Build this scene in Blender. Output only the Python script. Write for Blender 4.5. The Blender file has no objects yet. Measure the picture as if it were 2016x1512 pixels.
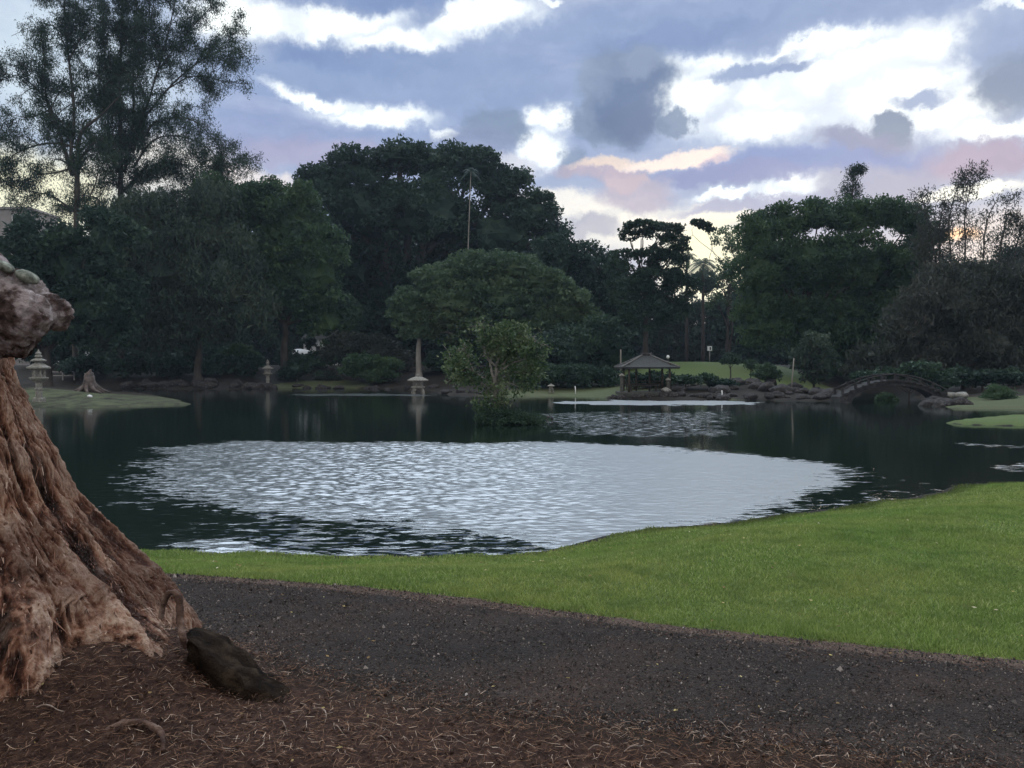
import bpy, bmesh, math, random
import numpy as np
from mathutils import Vector
S = bpy.context.scene
COL = S.collection
random.seed(7)
RNG = np.random.default_rng(11)
R = math.radians

# ------------------------------------------------------------------ camera
CZ, FPX, PITCH = 2.2, 1500.0, math.atan(34 / 1500.0)
cd = bpy.data.cameras.new('camera')
cam = bpy.data.objects.new('camera', cd); COL.objects.link(cam)
cd.sensor_width = 36; cd.lens = FPX / 2016 * 36
cd.clip_start = 0.1; cd.clip_end = 3000
cam.location = (0, 0, CZ); cam.rotation_euler = (math.pi / 2 - PITCH, 0, 0)
S.camera = cam
SINP, COSP = math.sin(PITCH), math.cos(PITCH)

def ray(px, py):
    dx = (px - 1008) / FPX; dz = -(py - 756) / FPX
    return dx, COSP + SINP * dz, -SINP + COSP * dz
def pt(px, py, Y):                     # the world point seen at a photo pixel, Y metres away
    x, y, z = ray(px, py); t = Y / y
    return Vector((x * t, Y, CZ + z * t))
def gp(px, py, z=0.0):                 # the world point at a photo pixel on the level z
    x, y, zz = ray(px, py); t = (z - CZ) / zz
    return (x * t, y * t)

# ------------------------------------------------------------------ view, sun, sky
S.view_settings.view_transform = 'Standard'; S.view_settings.look = 'None'
S.view_settings.exposure = 0.0; S.view_settings.gamma = 1.0
S.view_settings.use_curve_mapping = False
S.cycles.max_bounces = 5; S.cycles.diffuse_bounces = 2; S.cycles.glossy_bounces = 3
S.cycles.transmission_bounces = 3; S.cycles.transparent_max_bounces = 6; S.cycles.volume_bounces = 0
SUN_EL, SUN_AZ = 9.0, 28.0             # low in front, to the right, behind the trees
ld = bpy.data.lights.new('sun', 'SUN'); ld.energy = 0.5; ld.angle = R(14); ld.color = (1.0, 0.86, 0.72)
sun = bpy.data.objects.new('sun', ld); COL.objects.link(sun)
sd_ = Vector((math.sin(R(SUN_AZ)) * math.cos(R(SUN_EL)), math.cos(R(SUN_AZ)) * math.cos(R(SUN_EL)), math.sin(R(SUN_EL))))
sun.rotation_euler = sd_.to_track_quat('Z', 'Y').to_euler()

class NT:
    def __init__(s, tree): s.t = tree; s.n = tree.nodes; s.l = tree.links
    def new(s, typ, **kw):
        n = s.n.new(typ)
        for k, v in kw.items():
            if k == 'inp':
                for kk, vv in v.items(): s.put(n.inputs[kk], vv)
            else: setattr(n, k, v)
        return n
    def put(s, sock, v):
        if isinstance(v, bpy.types.NodeSocket): s.l.new(v, sock)
        else: sock.default_value = v
    def math(s, op, a, b=0.0, c=None, clamp=False):
        n = s.n.new('ShaderNodeMath'); n.operation = op; n.use_clamp = clamp
        s.put(n.inputs[0], a); s.put(n.inputs[1], b)
        if c is not None: s.put(n.inputs[2], c)
        return n.outputs[0]
    def vmath(s, op, a, b=None, out=0):
        n = s.n.new('ShaderNodeVectorMath'); n.operation = op
        s.put(n.inputs[0], a)
        if b is not None: s.put(n.inputs[1], b)
        return n.outputs[out]
    def mix(s, f, a, b):
        n = s.n.new('ShaderNodeMix'); n.data_type = 'RGBA'
        s.put(n.inputs[0], f)
        s.put(n.inputs[6], a if isinstance(a, bpy.types.NodeSocket) else (*a, 1)); s.put(n.inputs[7], b if isinstance(b, bpy.types.NodeSocket) else (*b, 1))
        return n.outputs[2]
    def rng(s, v, a, b, c=0.0, d=1.0, smooth=False):
        n = s.n.new('ShaderNodeMapRange')
        if smooth: n.interpolation_type = 'SMOOTHSTEP'
        s.put(n.inputs[0], v)
        for i, k in enumerate((a, b, c, d)): s.put(n.inputs[1 + i], k)
        return n.outputs[0]
    def noise(s, vec, scale, detail=3, rough=0.5, out=0):
        n = s.n.new('ShaderNodeTexNoise')
        if vec is not None: s.put(n.inputs['Vector'], vec)
        n.inputs['Scale'].default_value = scale; n.inputs['Detail'].default_value = detail; n.inputs['Roughness'].default_value = rough
        return n.outputs[out]
    def ramp(s, f, stops):
        n = s.n.new('ShaderNodeValToRGB'); e = n.color_ramp.elements
        while len(e) < len(stops): e.new(0.5)
        for el, (p, c) in zip(e, stops): el.position = p; el.color = (*c, 1)
        s.put(n.inputs[0], f); return n.outputs[0]

def lin(r, g, b):
    f = lambda c: (c / 255 / 12.92) if c / 255 <= 0.04045 else ((c / 255 + 0.055) / 1.055) ** 2.4
    return (f(r), f(g), f(b))

def build_world():
    w = bpy.data.worlds.new('World'); S.world = w; w.use_nodes = True
    t = NT(w.node_tree); t.n.clear()
    tc = t.new('ShaderNodeTexCoord').outputs['Generated']
    sep = t.new('ShaderNodeSeparateXYZ'); t.put(sep.inputs[0], tc)
    az = t.math('MULTIPLY', t.math('ARCTAN2', sep.outputs[0], sep.outputs[1]), 57.2958)
    el = t.math('MULTIPLY', t.math('ARCSINE', sep.outputs[2]), 57.2958)
    cmb = t.new('ShaderNodeCombineXYZ'); t.put(cmb.inputs[0], az); t.put(cmb.inputs[1], el)
    P = cmb.outputs[0]
    # billowing edges: the cloud field is warped by two scales of noise
    n1 = t.vmath('SUBTRACT', t.noise(P, 0.16, 7, 0.62, 1), (0.5, 0.5, 0.5))
    n1 = t.vmath('MULTIPLY', n1, (4.6, 3.4, 0))
    n2 = t.vmath('SUBTRACT', t.noise(P, 0.9, 5, 0.6, 1), (0.5, 0.5, 0.5))
    n2 = t.vmath('MULTIPLY', n2, (1.8, 1.4, 0))
    PW = t.vmath('ADD', t.vmath('ADD', P, n1), n2)
    PS = t.vmath('ADD', P, t.vmath('MULTIPLY', n1, (0.35, 0.35, 0)))
    # base tone by elevation
    col = t.ramp(t.rng(el, 0, 40), [(0.0, lin(235, 222, 205)), (0.16, lin(217, 215, 224)), (0.27, lin(186, 197, 222)), (0.42, lin(164, 182, 220)), (0.62, lin(160, 180, 218)), (0.75, (0.82, 0.8, 0.8)), (1.0, (0.82, 0.8, 0.78))])
    st = t.vmath('MULTIPLY', P, (0.035, 0.16, 0))
    f = t.noise(st, 1.6, 6, 0.6)
    col = t.mix(t.rng(f, 0.50, 0.72, 0, 0.6), col, lin(148, 168, 206))
    col = t.mix(t.rng(f, 0.46, 0.34, 0, 0.6), col, lin(205, 214, 240))
    # unseen broken cloud over the rest of the dome, tinted warm to light the foreground
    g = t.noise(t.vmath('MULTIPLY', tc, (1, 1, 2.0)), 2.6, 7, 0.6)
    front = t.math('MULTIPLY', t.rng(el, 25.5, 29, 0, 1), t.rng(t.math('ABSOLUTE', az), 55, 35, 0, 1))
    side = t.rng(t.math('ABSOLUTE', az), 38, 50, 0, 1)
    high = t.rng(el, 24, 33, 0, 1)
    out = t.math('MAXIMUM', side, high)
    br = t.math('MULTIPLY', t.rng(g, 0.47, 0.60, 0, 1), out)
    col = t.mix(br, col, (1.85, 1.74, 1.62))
    col = t.mix(t.math('MULTIPLY', front, t.rng(g, 0.36, 0.5, 0.7, 1)), col, (3.5, 4.1, 4.8))  # bright bank above the view, added to brighten the water's reflections
    W = (1.30, 1.36, 1.34)
    def deg(px, py):
        x, y, z = ray(px, py); v = Vector((x, y, z)).normalized()
        return math.degrees(math.atan2(v.x, v.y)), math.degrees(math.asin(v.z))
    def blob(c, px, py, rx, ry, rot, color, strength=1.0, soft=0.3, vec=None):
        a0, e0 = deg(px, py)
        kx = (deg(px + 20, py)[0] - deg(px - 20, py)[0]) / 40
        ky = (deg(px, py - 20)[1] - deg(px, py + 20)[1]) / 40
        m = t.new('ShaderNodeMapping', vector_type='TEXTURE')
        t.put(m.inputs[0], t.vmath('ADD', PW, t.vmath('MULTIPLY', c, (1e-7, 1e-7, 0))))
        m.inputs[1].default_value = (a0, e0, 0); m.inputs[2].default_value = (0, 0, R(rot)); m.inputs[3].default_value = (rx * kx, ry * ky, 1)
        d = t.vmath('LENGTH', m.outputs[0], out=1)
        if color is W and rx > 30: c = t.mix(t.rng(d, 1.9, 1.0, 0, 0.65, True), c, lin(206, 220, 243))
        fac = t.rng(d, 1 + soft, 1 - soft, 0, strength, True)
        return t.mix(fac, c, color)
    B = lin(156, 176, 214); BD = lin(138, 160, 204); G = lin(138, 157, 186)
    for a in [
        # bright openings
        (640, 45, 230, 42, 2, W), (800, 75, 130, 26, 14, W), (945, 35, 105, 32, 0, W), (470, 40, 90, 60, 0, W),
        (120, 120, 260, 150, 0, (0.85, 0.98, 1.05), 0.75, 0.5), (60, 380, 190, 90, 0, (1.15, 1.12, 0.82), 1, 0.4),
        (330, 330, 160, 60, 0, (1.05, 1.0, 0.88), 0.8, 0.5), (500, 345, 110, 22, -8, (1.1, 1.0, 0.95), 0.8, 0.5),
        (740, 223, 100, 20, 0, W), (610, 188, 70, 14, -8, W), (940, 150, 34, 9, 5, W), (882, 258, 26, 12, 0, W),
        (1078, 225, 38, 28, 0, W), (1062, 290, 40, 34, 0, W),
        (1440, 205, 130, 62, 0, W), (1600, 190, 190, 72, 0, W), (1740, 118, 165, 52, 5, W), (1600, 95, 130, 20, 3, W), (1500, 252, 90, 30, 0, W), (1380, 135, 70, 26, 0, W), (1360, 185, 60, 40, 0, W), (1780, 190, 120, 50, 0, W),
        (1880, 222, 95, 32, 5, W), (1960, 250, 90, 18, 0, W), (1080, 12, 20, 8, 0, W, 0.8), (1990, 12, 60, 10, 0, W, 0.8),
        (1430, 381, 52, 9, 0, W), (1560, 378, 70, 20, 4, W), (1600, 360, 60, 22, 0, W), (1900, 368, 130, 16, 0, (1.2, 1.2, 1.1)),
        (1120, 400, 140, 26, 0, (1.15, 1.1, 1.0), 0.9, 0.5), (1300, 450, 200, 50, 0, (1.15, 1.1, 0.98), 1, 0.4), (1410, 520, 110, 80, 0, (1.25, 1.2, 0.85), 1, 0.4),
        (1000, 330, 50, 20, 0, (1.0, 0.98, 1.0), 0.6, 0.5), (1950, 480, 160, 60, 0, (0.95, 0.85, 0.82), 0.8, 0.5),
        # cloud masses
        (760, 122, 300, 30, 0, BD, 0.95), (620, 150, 150, 26, 0, B, 0.8), (900, 130, 170, 40, 3, B, 0.9), (1000, 175, 150, 35, 0, B, 0.8),
        (700, -5, 180, 28, 5, BD, 0.9), (860, 5, 60, 26, 30, BD, 0.8), (1400, 30, 420, 42, 4, B, 0.9), (1300, 75, 190, 26, 8, BD, 0.7), (1700, 15, 260, 26, 0, B, 0.8),
        (1940, 90, 60, 60, 0, B, 0.8), (1470, 132, 100, 15, 6, B, 0.95), (1560, 128, 50, 9, -6, BD, 0.8),
        (1990, 165, 66, 52, 0, G, 0.95), (1820, 195, 75, 16, -12, B, 0.9),
        (1230, 150, 95, 62, 0, G, 1, 0.3), (1200, 225, 84, 62, 0, G, 1, 0.22), (1240, 195, 80, 80, 0, lin(116, 136, 172), 0.9, 0.3), (1330, 245, 36, 28, 0, G, 0.9, 0.22),
        (1175, 150, 44, 34, 0, lin(160, 177, 206), 0.6, 0.6), (1265, 120, 40, 24, 0, lin(166, 182, 210), 0.6, 0.6), (1240, 235, 60, 36, 0, lin(112, 130, 164), 0.7, 0.6),
        (980, 245, 66, 48, -15, G, 0.9, 0.25), (930, 285, 80, 40, 0, lin(150, 162, 196), 0.8, 0.4), (1120, 312, 26, 26, 0, G, 0.7), 
        (1745, 245, 40, 32, 0, G, 1, 0.25), (1690, 280, 80, 26, -8, lin(150, 158, 192), 0.9, 0.3),
        (1620, 318, 230, 24, -3, lin(140, 160, 212), 0.9, 0.4), (1450, 345, 180, 18, -4, lin(150, 160, 205), 0.9, 0.4), 
        (1940, 305, 140, 34, 0, lin(182, 170, 198), 0.95, 0.4), (1720, 360, 120, 40, 0, lin(172, 178, 206), 0.9, 0.3), (1480, 405, 150, 12, 0, lin(176, 180, 212), 0.8, 0.4),
        (560, 255, 160, 34, 0, lin(158, 172, 212), 0.7, 0.5), (640, 300, 190, 30, 0, lin(190, 184, 212), 0.7, 0.5),
        (1250, 378, 72, 36, 0, lin(204, 194, 210), 0.9, 0.35), (1235, 350, 40, 22, 0, lin(220, 200, 208), 0.8, 0.3), (1160, 445, 52, 26, 0, lin(190, 190, 206), 0.8, 0.4),
        (1180, 330, 90, 14, 0, lin(206, 190, 205), 0.8, 0.5), (1560, 440, 120, 16, 0, lin(188, 186, 206), 0.6, 0.5),
        # sunset tints
        (1200, 315, 70, 11, 3, (1.05, 0.86, 0.72), 0.85, 0.5), (1330, 312, 95, 14, 2, (1.2, 1.02, 0.9), 0.95, 0.4), (1400, 318, 34, 8, 8, (1.05, 0.78, 0.74), 0.5, 0.6),
        (1870, 462, 46, 12, 0, (1.7, 1.0, 0.5), 0.8, 0.8),
    ]:
        a = list(a); c = a[5]; s_ = a[6] if len(a) > 6 else 1.0; so = a[7] if len(a) > 7 else 0.46
        col = blob(col, *a[:5], c, s_, so)
    # soft inner shading of the clouds themselves
    fine = t.noise(t.vmath('MULTIPLY', PW, (0.35, 0.8, 0)), 1.0, 5, 0.55)
    col = t.mix(t.rng(fine, 0.36, 0.64, 0.0, 0.4), col, t.vmath('MULTIPLY', col, (0.72, 0.76, 0.84)))
    below = t.rng(el, -0.5, -3.0, 0, 1)
    col = t.mix(below, col, (0.03, 0.035, 0.025))
    sky = t.new('ShaderNodeTexSky', sky_type='NISHITA', sun_disc=False)
    sky.sun_elevation = R(SUN_EL); sky.sun_rotation = R(SUN_AZ)
    bg1 = t.new('ShaderNodeBackground', inp={'Strength': 0.09}); t.put(bg1.inputs[0], sky.outputs[0])
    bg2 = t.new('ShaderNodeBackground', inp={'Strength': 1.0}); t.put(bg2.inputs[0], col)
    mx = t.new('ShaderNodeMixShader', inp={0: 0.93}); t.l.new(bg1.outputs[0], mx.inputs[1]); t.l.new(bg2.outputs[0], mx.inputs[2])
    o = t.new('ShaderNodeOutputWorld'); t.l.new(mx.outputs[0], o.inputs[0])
    w.cycles.sampling_method = 'MANUAL'; w.cycles.sample_map_resolution = 512
build_world()

# ------------------------------------------------------------------ helpers
def tag(o, label=None, cat=None, group=None, kind=None):
    if label: o['label'] = label
    if cat: o['category'] = cat
    if group: o['group'] = group
    if kind: o['kind'] = kind
    return o
def empty(name, loc=(0, 0, 0), rz=0.0):
    o = bpy.data.objects.new(name, None); COL.objects.link(o); o.location = loc; o.rotation_euler = (0, 0, rz)
    o.empty_display_size = 0.2
    return o
def npmesh(name, V, F, mat, parent=None, smooth=False):
    """V (n,3) world or local, F (m,k) all the same k"""
    V = np.asarray(V, dtype=np.float32); F = np.asarray(F, dtype=np.int32)
    m = bpy.data.meshes.new(name); k = F.shape[1]
    m.vertices.add(len(V)); m.vertices.foreach_set('co', V.ravel())
    m.loops.add(F.size); m.loops.foreach_set('vertex_index', F.ravel())
    m.polygons.add(len(F)); m.polygons.foreach_set('loop_start', np.arange(0, F.size, k, dtype=np.int32))
    m.polygons.foreach_set('loop_total', np.full(len(F), k, dtype=np.int32))
    if smooth: m.polygons.foreach_set('use_smooth', np.ones(len(F), dtype=bool))
    m.update(calc_edges=True); m.validate()
    m.materials.append(mat)
    o = bpy.data.objects.new(name, m); COL.objects.link(o)
    if parent: o.parent = parent
    return o
class MB:
    """collects small shapes into one mesh"""
    def __init__(s): s.v = []; s.f = []
    def add(s, V, F):
        b = len(s.v); s.v += [tuple(v) for v in V]; s.f += [tuple(i + b for i in f) for f in F]; return s
    def box(s, c, d, rz=0.0, taper=1.0):
        x, y, z = c; a, b, h = d[0] / 2, d[1] / 2, d[2] / 2; cs, sn = math.cos(rz), math.sin(rz); V = []
        for sz, k in ((-1, 1.0), (1, taper)):
            for sx, sy in ((-1, -1), (1, -1), (1, 1), (-1, 1)):
                u, w = sx * a * k, sy * b * k; V.append((x + u * cs - w * sn, y + u * sn + w * cs, z + sz * h))
        return s.add(V, [(3, 2, 1, 0), (4, 5, 6, 7), (0, 1, 5, 4), (1, 2, 6, 5), (2, 3, 7, 6), (3, 0, 4, 7)])
    def lathe(s, prof, n=16, c=(0, 0, 0), rot=0.0, cap=True):
        V = []; F = []
        for r, z in prof:
            for i in range(n):
                a = rot + 2 * math.pi * i / n; V.append((c[0] + r * math.cos(a), c[1] + r * math.sin(a), c[2] + z))
        for j in range(len(prof) - 1):
            for i in range(n): F.append((j * n + i, j * n + (i + 1) % n, (j + 1) * n + (i + 1) % n, (j + 1) * n + i))
        if cap: F.append(tuple(range(n))[::-1]); F.append(tuple((len(prof) - 1) * n + i for i in range(n)))
        return s.add(V, F)
    def tube(s, pts, rad, n=8):
        V, F = tube_np(pts, rad, n); return s.add(V, F)
    def build(s, name, mat, parent=None, smooth=False, bevel=0.0):
        m = bpy.data.meshes.new(name); m.from_pydata(s.v, [], s.f); m.validate(); m.materials.append(mat)
        if smooth:
            m.polygons.foreach_set('use_smooth', [True] * len(m.polygons))
        o = bpy.data.objects.new(name, m); COL.objects.link(o)
        if parent: o.parent = parent
        if bevel:
            b = o.modifiers.new('bevel', 'BEVEL'); b.width = bevel; b.segments = 2; b.limit_method = 'ANGLE'
        return o
def tube_np(pts, rad, n=8):
    pts = [Vector(p) for p in pts]; V = []; F = []; L = len(pts)
    up = Vector((0.13, 0.31, 0.94)).normalized()
    for i, p in enumerate(pts):
        d = (pts[min(i + 1, L - 1)] - pts[max(i - 1, 0)]).normalized()
        a = d.cross(up)
        if a.length < 0.2: a = d.cross(Vector((1, 0, 0)))
        a.normalize(); b = d.cross(a); r = rad[i] if hasattr(rad, '__len__') else rad
        for k in range(n):
            t = 2 * math.pi * k / n; V.append(p + a * (math.cos(t) * r) + b * (math.sin(t) * r))
    for i in range(L - 1):
        for k in range(n): F.append((i * n + k, i * n + (k + 1) % n, (i + 1) * n + (k + 1) % n, (i + 1) * n + k))
    F.append(tuple(range(n))[::-1]); F.append(tuple((L - 1) * n + k for k in range(n)))
    return V, F
def smooth_path(pts, sub=4):
    """Catmull-Rom through the points (any dimension)"""
    P = [np.array(p, float) for p in pts]; P = [2 * P[0] - P[1]] + P + [2 * P[-1] - P[-2]]; out = []
    for i in range(1, len(P) - 2):
        for k in range(sub):
            t = k / sub; a, b, c, d = P[i - 1:i + 3]
            out.append(0.5 * (2 * b + (c - a) * t + (2 * a - 5 * b + 4 * c - d) * t * t + (3 * b - a - 3 * c + d) * t ** 3))
    out.append(P[-2]); return out

# perlin noise in numpy
_perm = np.random.default_rng(3).permutation(256); _perm = np.concatenate([_perm, _perm, _perm])
_g = np.random.default_rng(4).normal(size=(256, 3)); _g /= np.linalg.norm(_g, axis=1)[:, None]
def perlin(p):
    p = np.asarray(p, float); i = np.floor(p).astype(int); f = p - i; i &= 255; u = f * f * f * (f * (f * 6 - 15) + 10)
    def g(dx, dy, dz):
        h = _perm[_perm[_perm[(i[:, 0] + dx) & 255] + ((i[:, 1] + dy) & 255)] + ((i[:, 2] + dz) & 255)]
        return (_g[h] * (f - np.array([dx, dy, dz]))).sum(1)
    def L(a, b, t): return a + t * (b - a)
    return L(L(L(g(0, 0, 0), g(1, 0, 0), u[:, 0]), L(g(0, 1, 0), g(1, 1, 0), u[:, 0]), u[:, 1]),
             L(L(g(0, 0, 1), g(1, 0, 1), u[:, 0]), L(g(0, 1, 1), g(1, 1, 1), u[:, 0]), u[:, 1]), u[:, 2])
def fbm(p, o=4, rough=0.5, lac=2.03):
    s = 0; a = 1.0; p = np.asarray(p, float)
    for k in range(o): s = s + a * perlin(p + k * 17.3); p = p * lac; a *= rough
    return s
def sstep(x, a, b):
    t = np.clip((x - a) / (b - a), 0, 1); return t * t * (3 - 2 * t)

# ------------------------------------------------------------------ materials
def mat(name):
    m = bpy.data.materials.new(name); m.use_nodes = True; t = NT(m.node_tree)
    return m, t, t.n['Principled BSDF']
def rough_mat(name, stops, scale=4.0, rough=0.9, bump=0.3, bscale=30.0, stretch=(1, 1, 1), detail=6, dist=0.02, spec=0.25):
    m, t, b = mat(name)
    tc = t.new('ShaderNodeTexCoord').outputs['Object']
    v = t.vmath('MULTIPLY', tc, stretch)
    c = t.ramp(t.noise(v, scale, detail, 0.62), stops)
    t.put(b.inputs['Base Color'], c); b.inputs['Roughness'].default_value = rough; b.inputs['Specular IOR Level'].default_value = spec
    if bump:
        bp = t.new('ShaderNodeBump', inp={'Strength': bump, 'Distance': dist}); t.put(bp.inputs['Height'], t.noise(v, bscale, 5, 0.65)); t.put(b.inputs['Normal'], bp.outputs[0])
    return m
def leaf_mat(name, a, b_, c, scale=0.5, trans=0.25):
    """leaves: colour varies from clump to clump and leaf to leaf"""
    m, t, b = mat(name)
    g = t.new('ShaderNodeNewGeometry'); pos = g.outputs['Position']
    n1 = t.noise(pos, scale, 3, 0.6)
    n2 = g.outputs['Random Per Island']
    f = t.math('ADD', t.math('MULTIPLY', t.math('SUBTRACT', n1, 0.5), 1.9), t.math('MULTIPLY', n2, 0.5))
    f = t.math('ADD', f, 0.25)
    col = t.ramp(f, [(0.05, a), (0.5, b_), (0.95, c)])
    t.put(b.inputs['Base Color'], col); b.inputs['Roughness'].default_value = 0.6; b.inputs['Specular IOR Level'].default_value = 0.2
    tr = t.new('ShaderNodeBsdfTranslucent'); t.put(tr.inputs[0], col)
    mx = t.new('ShaderNodeMixShader', inp={0: trans}); t.l.new(b.outputs[0], mx.inputs[1]); t.l.new(tr.outputs[0], mx.inputs[2])
    t.l.new(mx.outputs[0], t.n['Material Output'].inputs[0])
    return m
def island_color(name, stops, rough=0.85):
    m, t, b = mat(name); r = t.new('ShaderNodeNewGeometry').outputs['Random Per Island']; t.put(b.inputs['Base Color'], t.ramp(r, stops)); b.inputs['Roughness'].default_value = rough; b.inputs['Specular IOR Level'].default_value = 0.2; return m
M = {}
M['leaf_dark'] = leaf_mat('leaf_dark', (0.014, 0.032, 0.026), (0.027, 0.055, 0.037), (0.045, 0.082, 0.046), 0.22)
M['leaf_mid'] = leaf_mat('leaf_mid', (0.022, 0.05, 0.03), (0.045, 0.088, 0.045), (0.075, 0.125, 0.052), 0.25)
M['leaf_light'] = leaf_mat('leaf_light', (0.036, 0.07, 0.044), (0.066, 0.112, 0.062), (0.108, 0.152, 0.076), 0.2)
M['leaf_gray'] = leaf_mat('leaf_gray', (0.026, 0.044, 0.033), (0.047, 0.074, 0.053), (0.08, 0.108, 0.074), 0.2)
M['leaf_brown'] = leaf_mat('leaf_brown', (0.03, 0.042, 0.033), (0.05, 0.06, 0.048), (0.075, 0.075, 0.062), 0.2)
M['leaf_island'] = leaf_mat('leaf_island', (0.022, 0.05, 0.024), (0.055, 0.095, 0.038), (0.19, 0.23, 0.13), 1.2)
M['bark_far'] = rough_mat('bark_far', [(0.3, (0.03, 0.026, 0.024)), (0.7, (0.08, 0.07, 0.06))], 3, stretch=(1, 1, 0.3))
M['bark_pale'] = rough_mat('bark_pale', [(0.3, (0.16, 0.15, 0.13)), (0.7, (0.3, 0.28, 0.25))], 3, stretch=(1, 1, 0.3))
M['stone'] = rough_mat('stone', [(0.3, (0.1, 0.1, 0.085)), (0.5, (0.2, 0.195, 0.17)), (0.75, (0.33, 0.32, 0.29))], 9, bump=0.5, bscale=40)
M['stone_dark'] = rough_mat('stone_dark', [(0.3, (0.03, 0.035, 0.03)), (0.55, (0.07, 0.07, 0.06)), (0.75, (0.13, 0.13, 0.11))], 6, bump=0.5, bscale=30)
M['lava'] = rough_mat('lava', [(0.3, (0.012, 0.012, 0.012)), (0.55, (0.032, 0.029, 0.028)), (0.75, (0.13, 0.12, 0.115))], 4, bump=0.8, bscale=18, dist=0.05)
M['rock_pale'] = rough_mat('rock_pale', [(0.3, (0.12, 0.12, 0.11)), (0.7, (0.34, 0.34, 0.31))], 3, bump=0.6, bscale=15, dist=0.04)
M['white'] = rough_mat('white', [(0.2, (0.7, 0.72, 0.72)), (0.8, (0.82, 0.83, 0.83))], 3, bump=0.1, rough=0.6)
M['wood_dark'] = rough_mat('wood_dark', [(0.3, (0.035, 0.028, 0.022)), (0.7, (0.09, 0.075, 0.06))], 6, stretch=(4, 4, 0.6))
M['thatch'] = rough_mat('thatch', [(0.3, (0.016, 0.018, 0.018)), (0.7, (0.055, 0.058, 0.056))], 10, bump=0.6, bscale=60)
M['ridge'] = rough_mat('ridge', [(0.3, (0.07, 0.07, 0.068)), (0.7, (0.18, 0.18, 0.17))], 8)
M['concrete'] = rough_mat('concrete', [(0.3, (0.22, 0.21, 0.2)), (0.7, (0.36, 0.34, 0.33))], 0.6, bump=0.1)
M['window'] = rough_mat('window', [(0.3, (0.02, 0.025, 0.03)), (0.7, (0.04, 0.045, 0.05))], 1, bump=0, rough=0.15, spec=0.5)

# ------------------------------------------------------------------ shoreline and terrain
near = [(-900, 1065), (-300, 1070), (0, 1078), (240, 1083), (400, 1091), (600, 1099), (800, 1103), (960, 1101), (1100, 1085), (1204, 1064), (1354, 1049), (1509, 1028), (1682, 1005), (1790, 988), (1845, 977), (1872, 965), (2016, 958), (2250, 948), (2700, 930)]
far = [(2700, 812), (2200, 806), (1985, 806), (1900, 805), (1856, 801), (1838, 797), (1800, 780), (1790, 770), (1700, 770), (1672, 785), (1640, 790), (1560, 789), (1500, 788), (1400, 787), (1340, 787), (1210, 785), (1170, 782), (1100, 780), (1000, 780), (900, 779), (868, 776), (850, 769), (780, 766), (700, 764.5), (600, 764), (545, 764), (515, 766), (400, 766), (250, 765), (100, 764.5), (-100, 765), (-500, 768), (-900, 775)]
def wob(poly, amp, seed, n=3):
    out = []
    for i in range(len(poly)):
        a = np.array(gp(*poly[i])); b = np.array(gp(*poly[(i + 1) % len(poly)]))
        for k in range(n): out.append(a + (b - a) * k / n)
    out = np.array(out); q = np.c_[out * 0.45, np.full(len(out), seed)]
    sc = np.clip(out[:, 1:2] / 30, 0.25, 1)
    out = out + np.c_[perlin(q), perlin(q + 31.7)] * amp * sc
    return out
POND = wob(near + far, 0.9, 1.3, 6)
POND = POND + 0.10 * np.c_[perlin(np.c_[POND * 1.9, POND[:, 0] * 0 + 3]), perlin(np.c_[POND * 1.9, POND[:, 0] * 0 + 9])] * (POND[:, 1:2] < 22) * 2
ISL = [wob([(-900, 815), (-200, 806), (50, 800), (150, 803), (220, 802), (300, 799), (376, 797), (345, 788), (290, 776), (200, 770), (60, 768), (-900, 770)], 0.6, 5.1),
       wob([(1858, 833), (1905, 828), (1960, 822), (2030, 819), (2300, 815), (2700, 815), (2700, 850), (2150, 843), (2000, 839), (1920, 837)], 0.3, 8.2)]
_c = np.array(gp(1012, 829)); _a = np.linspace(0, 2 * math.pi, 26, endpoint=False)
_rr = 1 + 0.18 * perlin(np.c_[np.cos(_a) * 1.7, np.sin(_a) * 1.7, _a * 0])
ISL.append(np.c_[_c[0] + 1.55 * _rr * np.cos(_a), _c[1] + 1.15 * _rr * np.sin(_a)])
def poly_sd(P, poly):
    d = np.full(len(P), 1e9); ins = np.zeros(len(P), bool); n = len(poly)
    for i in range(n):
        a = poly[i]; b = poly[(i + 1) % n]; e = b - a; w = P - a
        t = np.clip((w @ e) / max(e @ e, 1e-9), 0, 1); q = w - t[:, None] * e; d = np.minimum(d, (q * q).sum(1))
        c = ((a[1] > P[:, 1]) != (b[1] > P[:, 1]))
        with np.errstate(divide='ignore', invalid='ignore'):
            xi = (b[0] - a[0]) * (P[:, 1] - a[1]) / (b[1] - a[1] if b[1] != a[1] else 1e-9) + a[0]
        ins ^= c & (P[:, 0] < xi)
    return np.where(ins, -1, 1) * np.sqrt(d)
def land(P):                            # + on land, - in the water
    d = poly_sd(P, POND)
    for q in ISL: d = np.maximum(d, -poly_sd(P, q))
    return d
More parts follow.
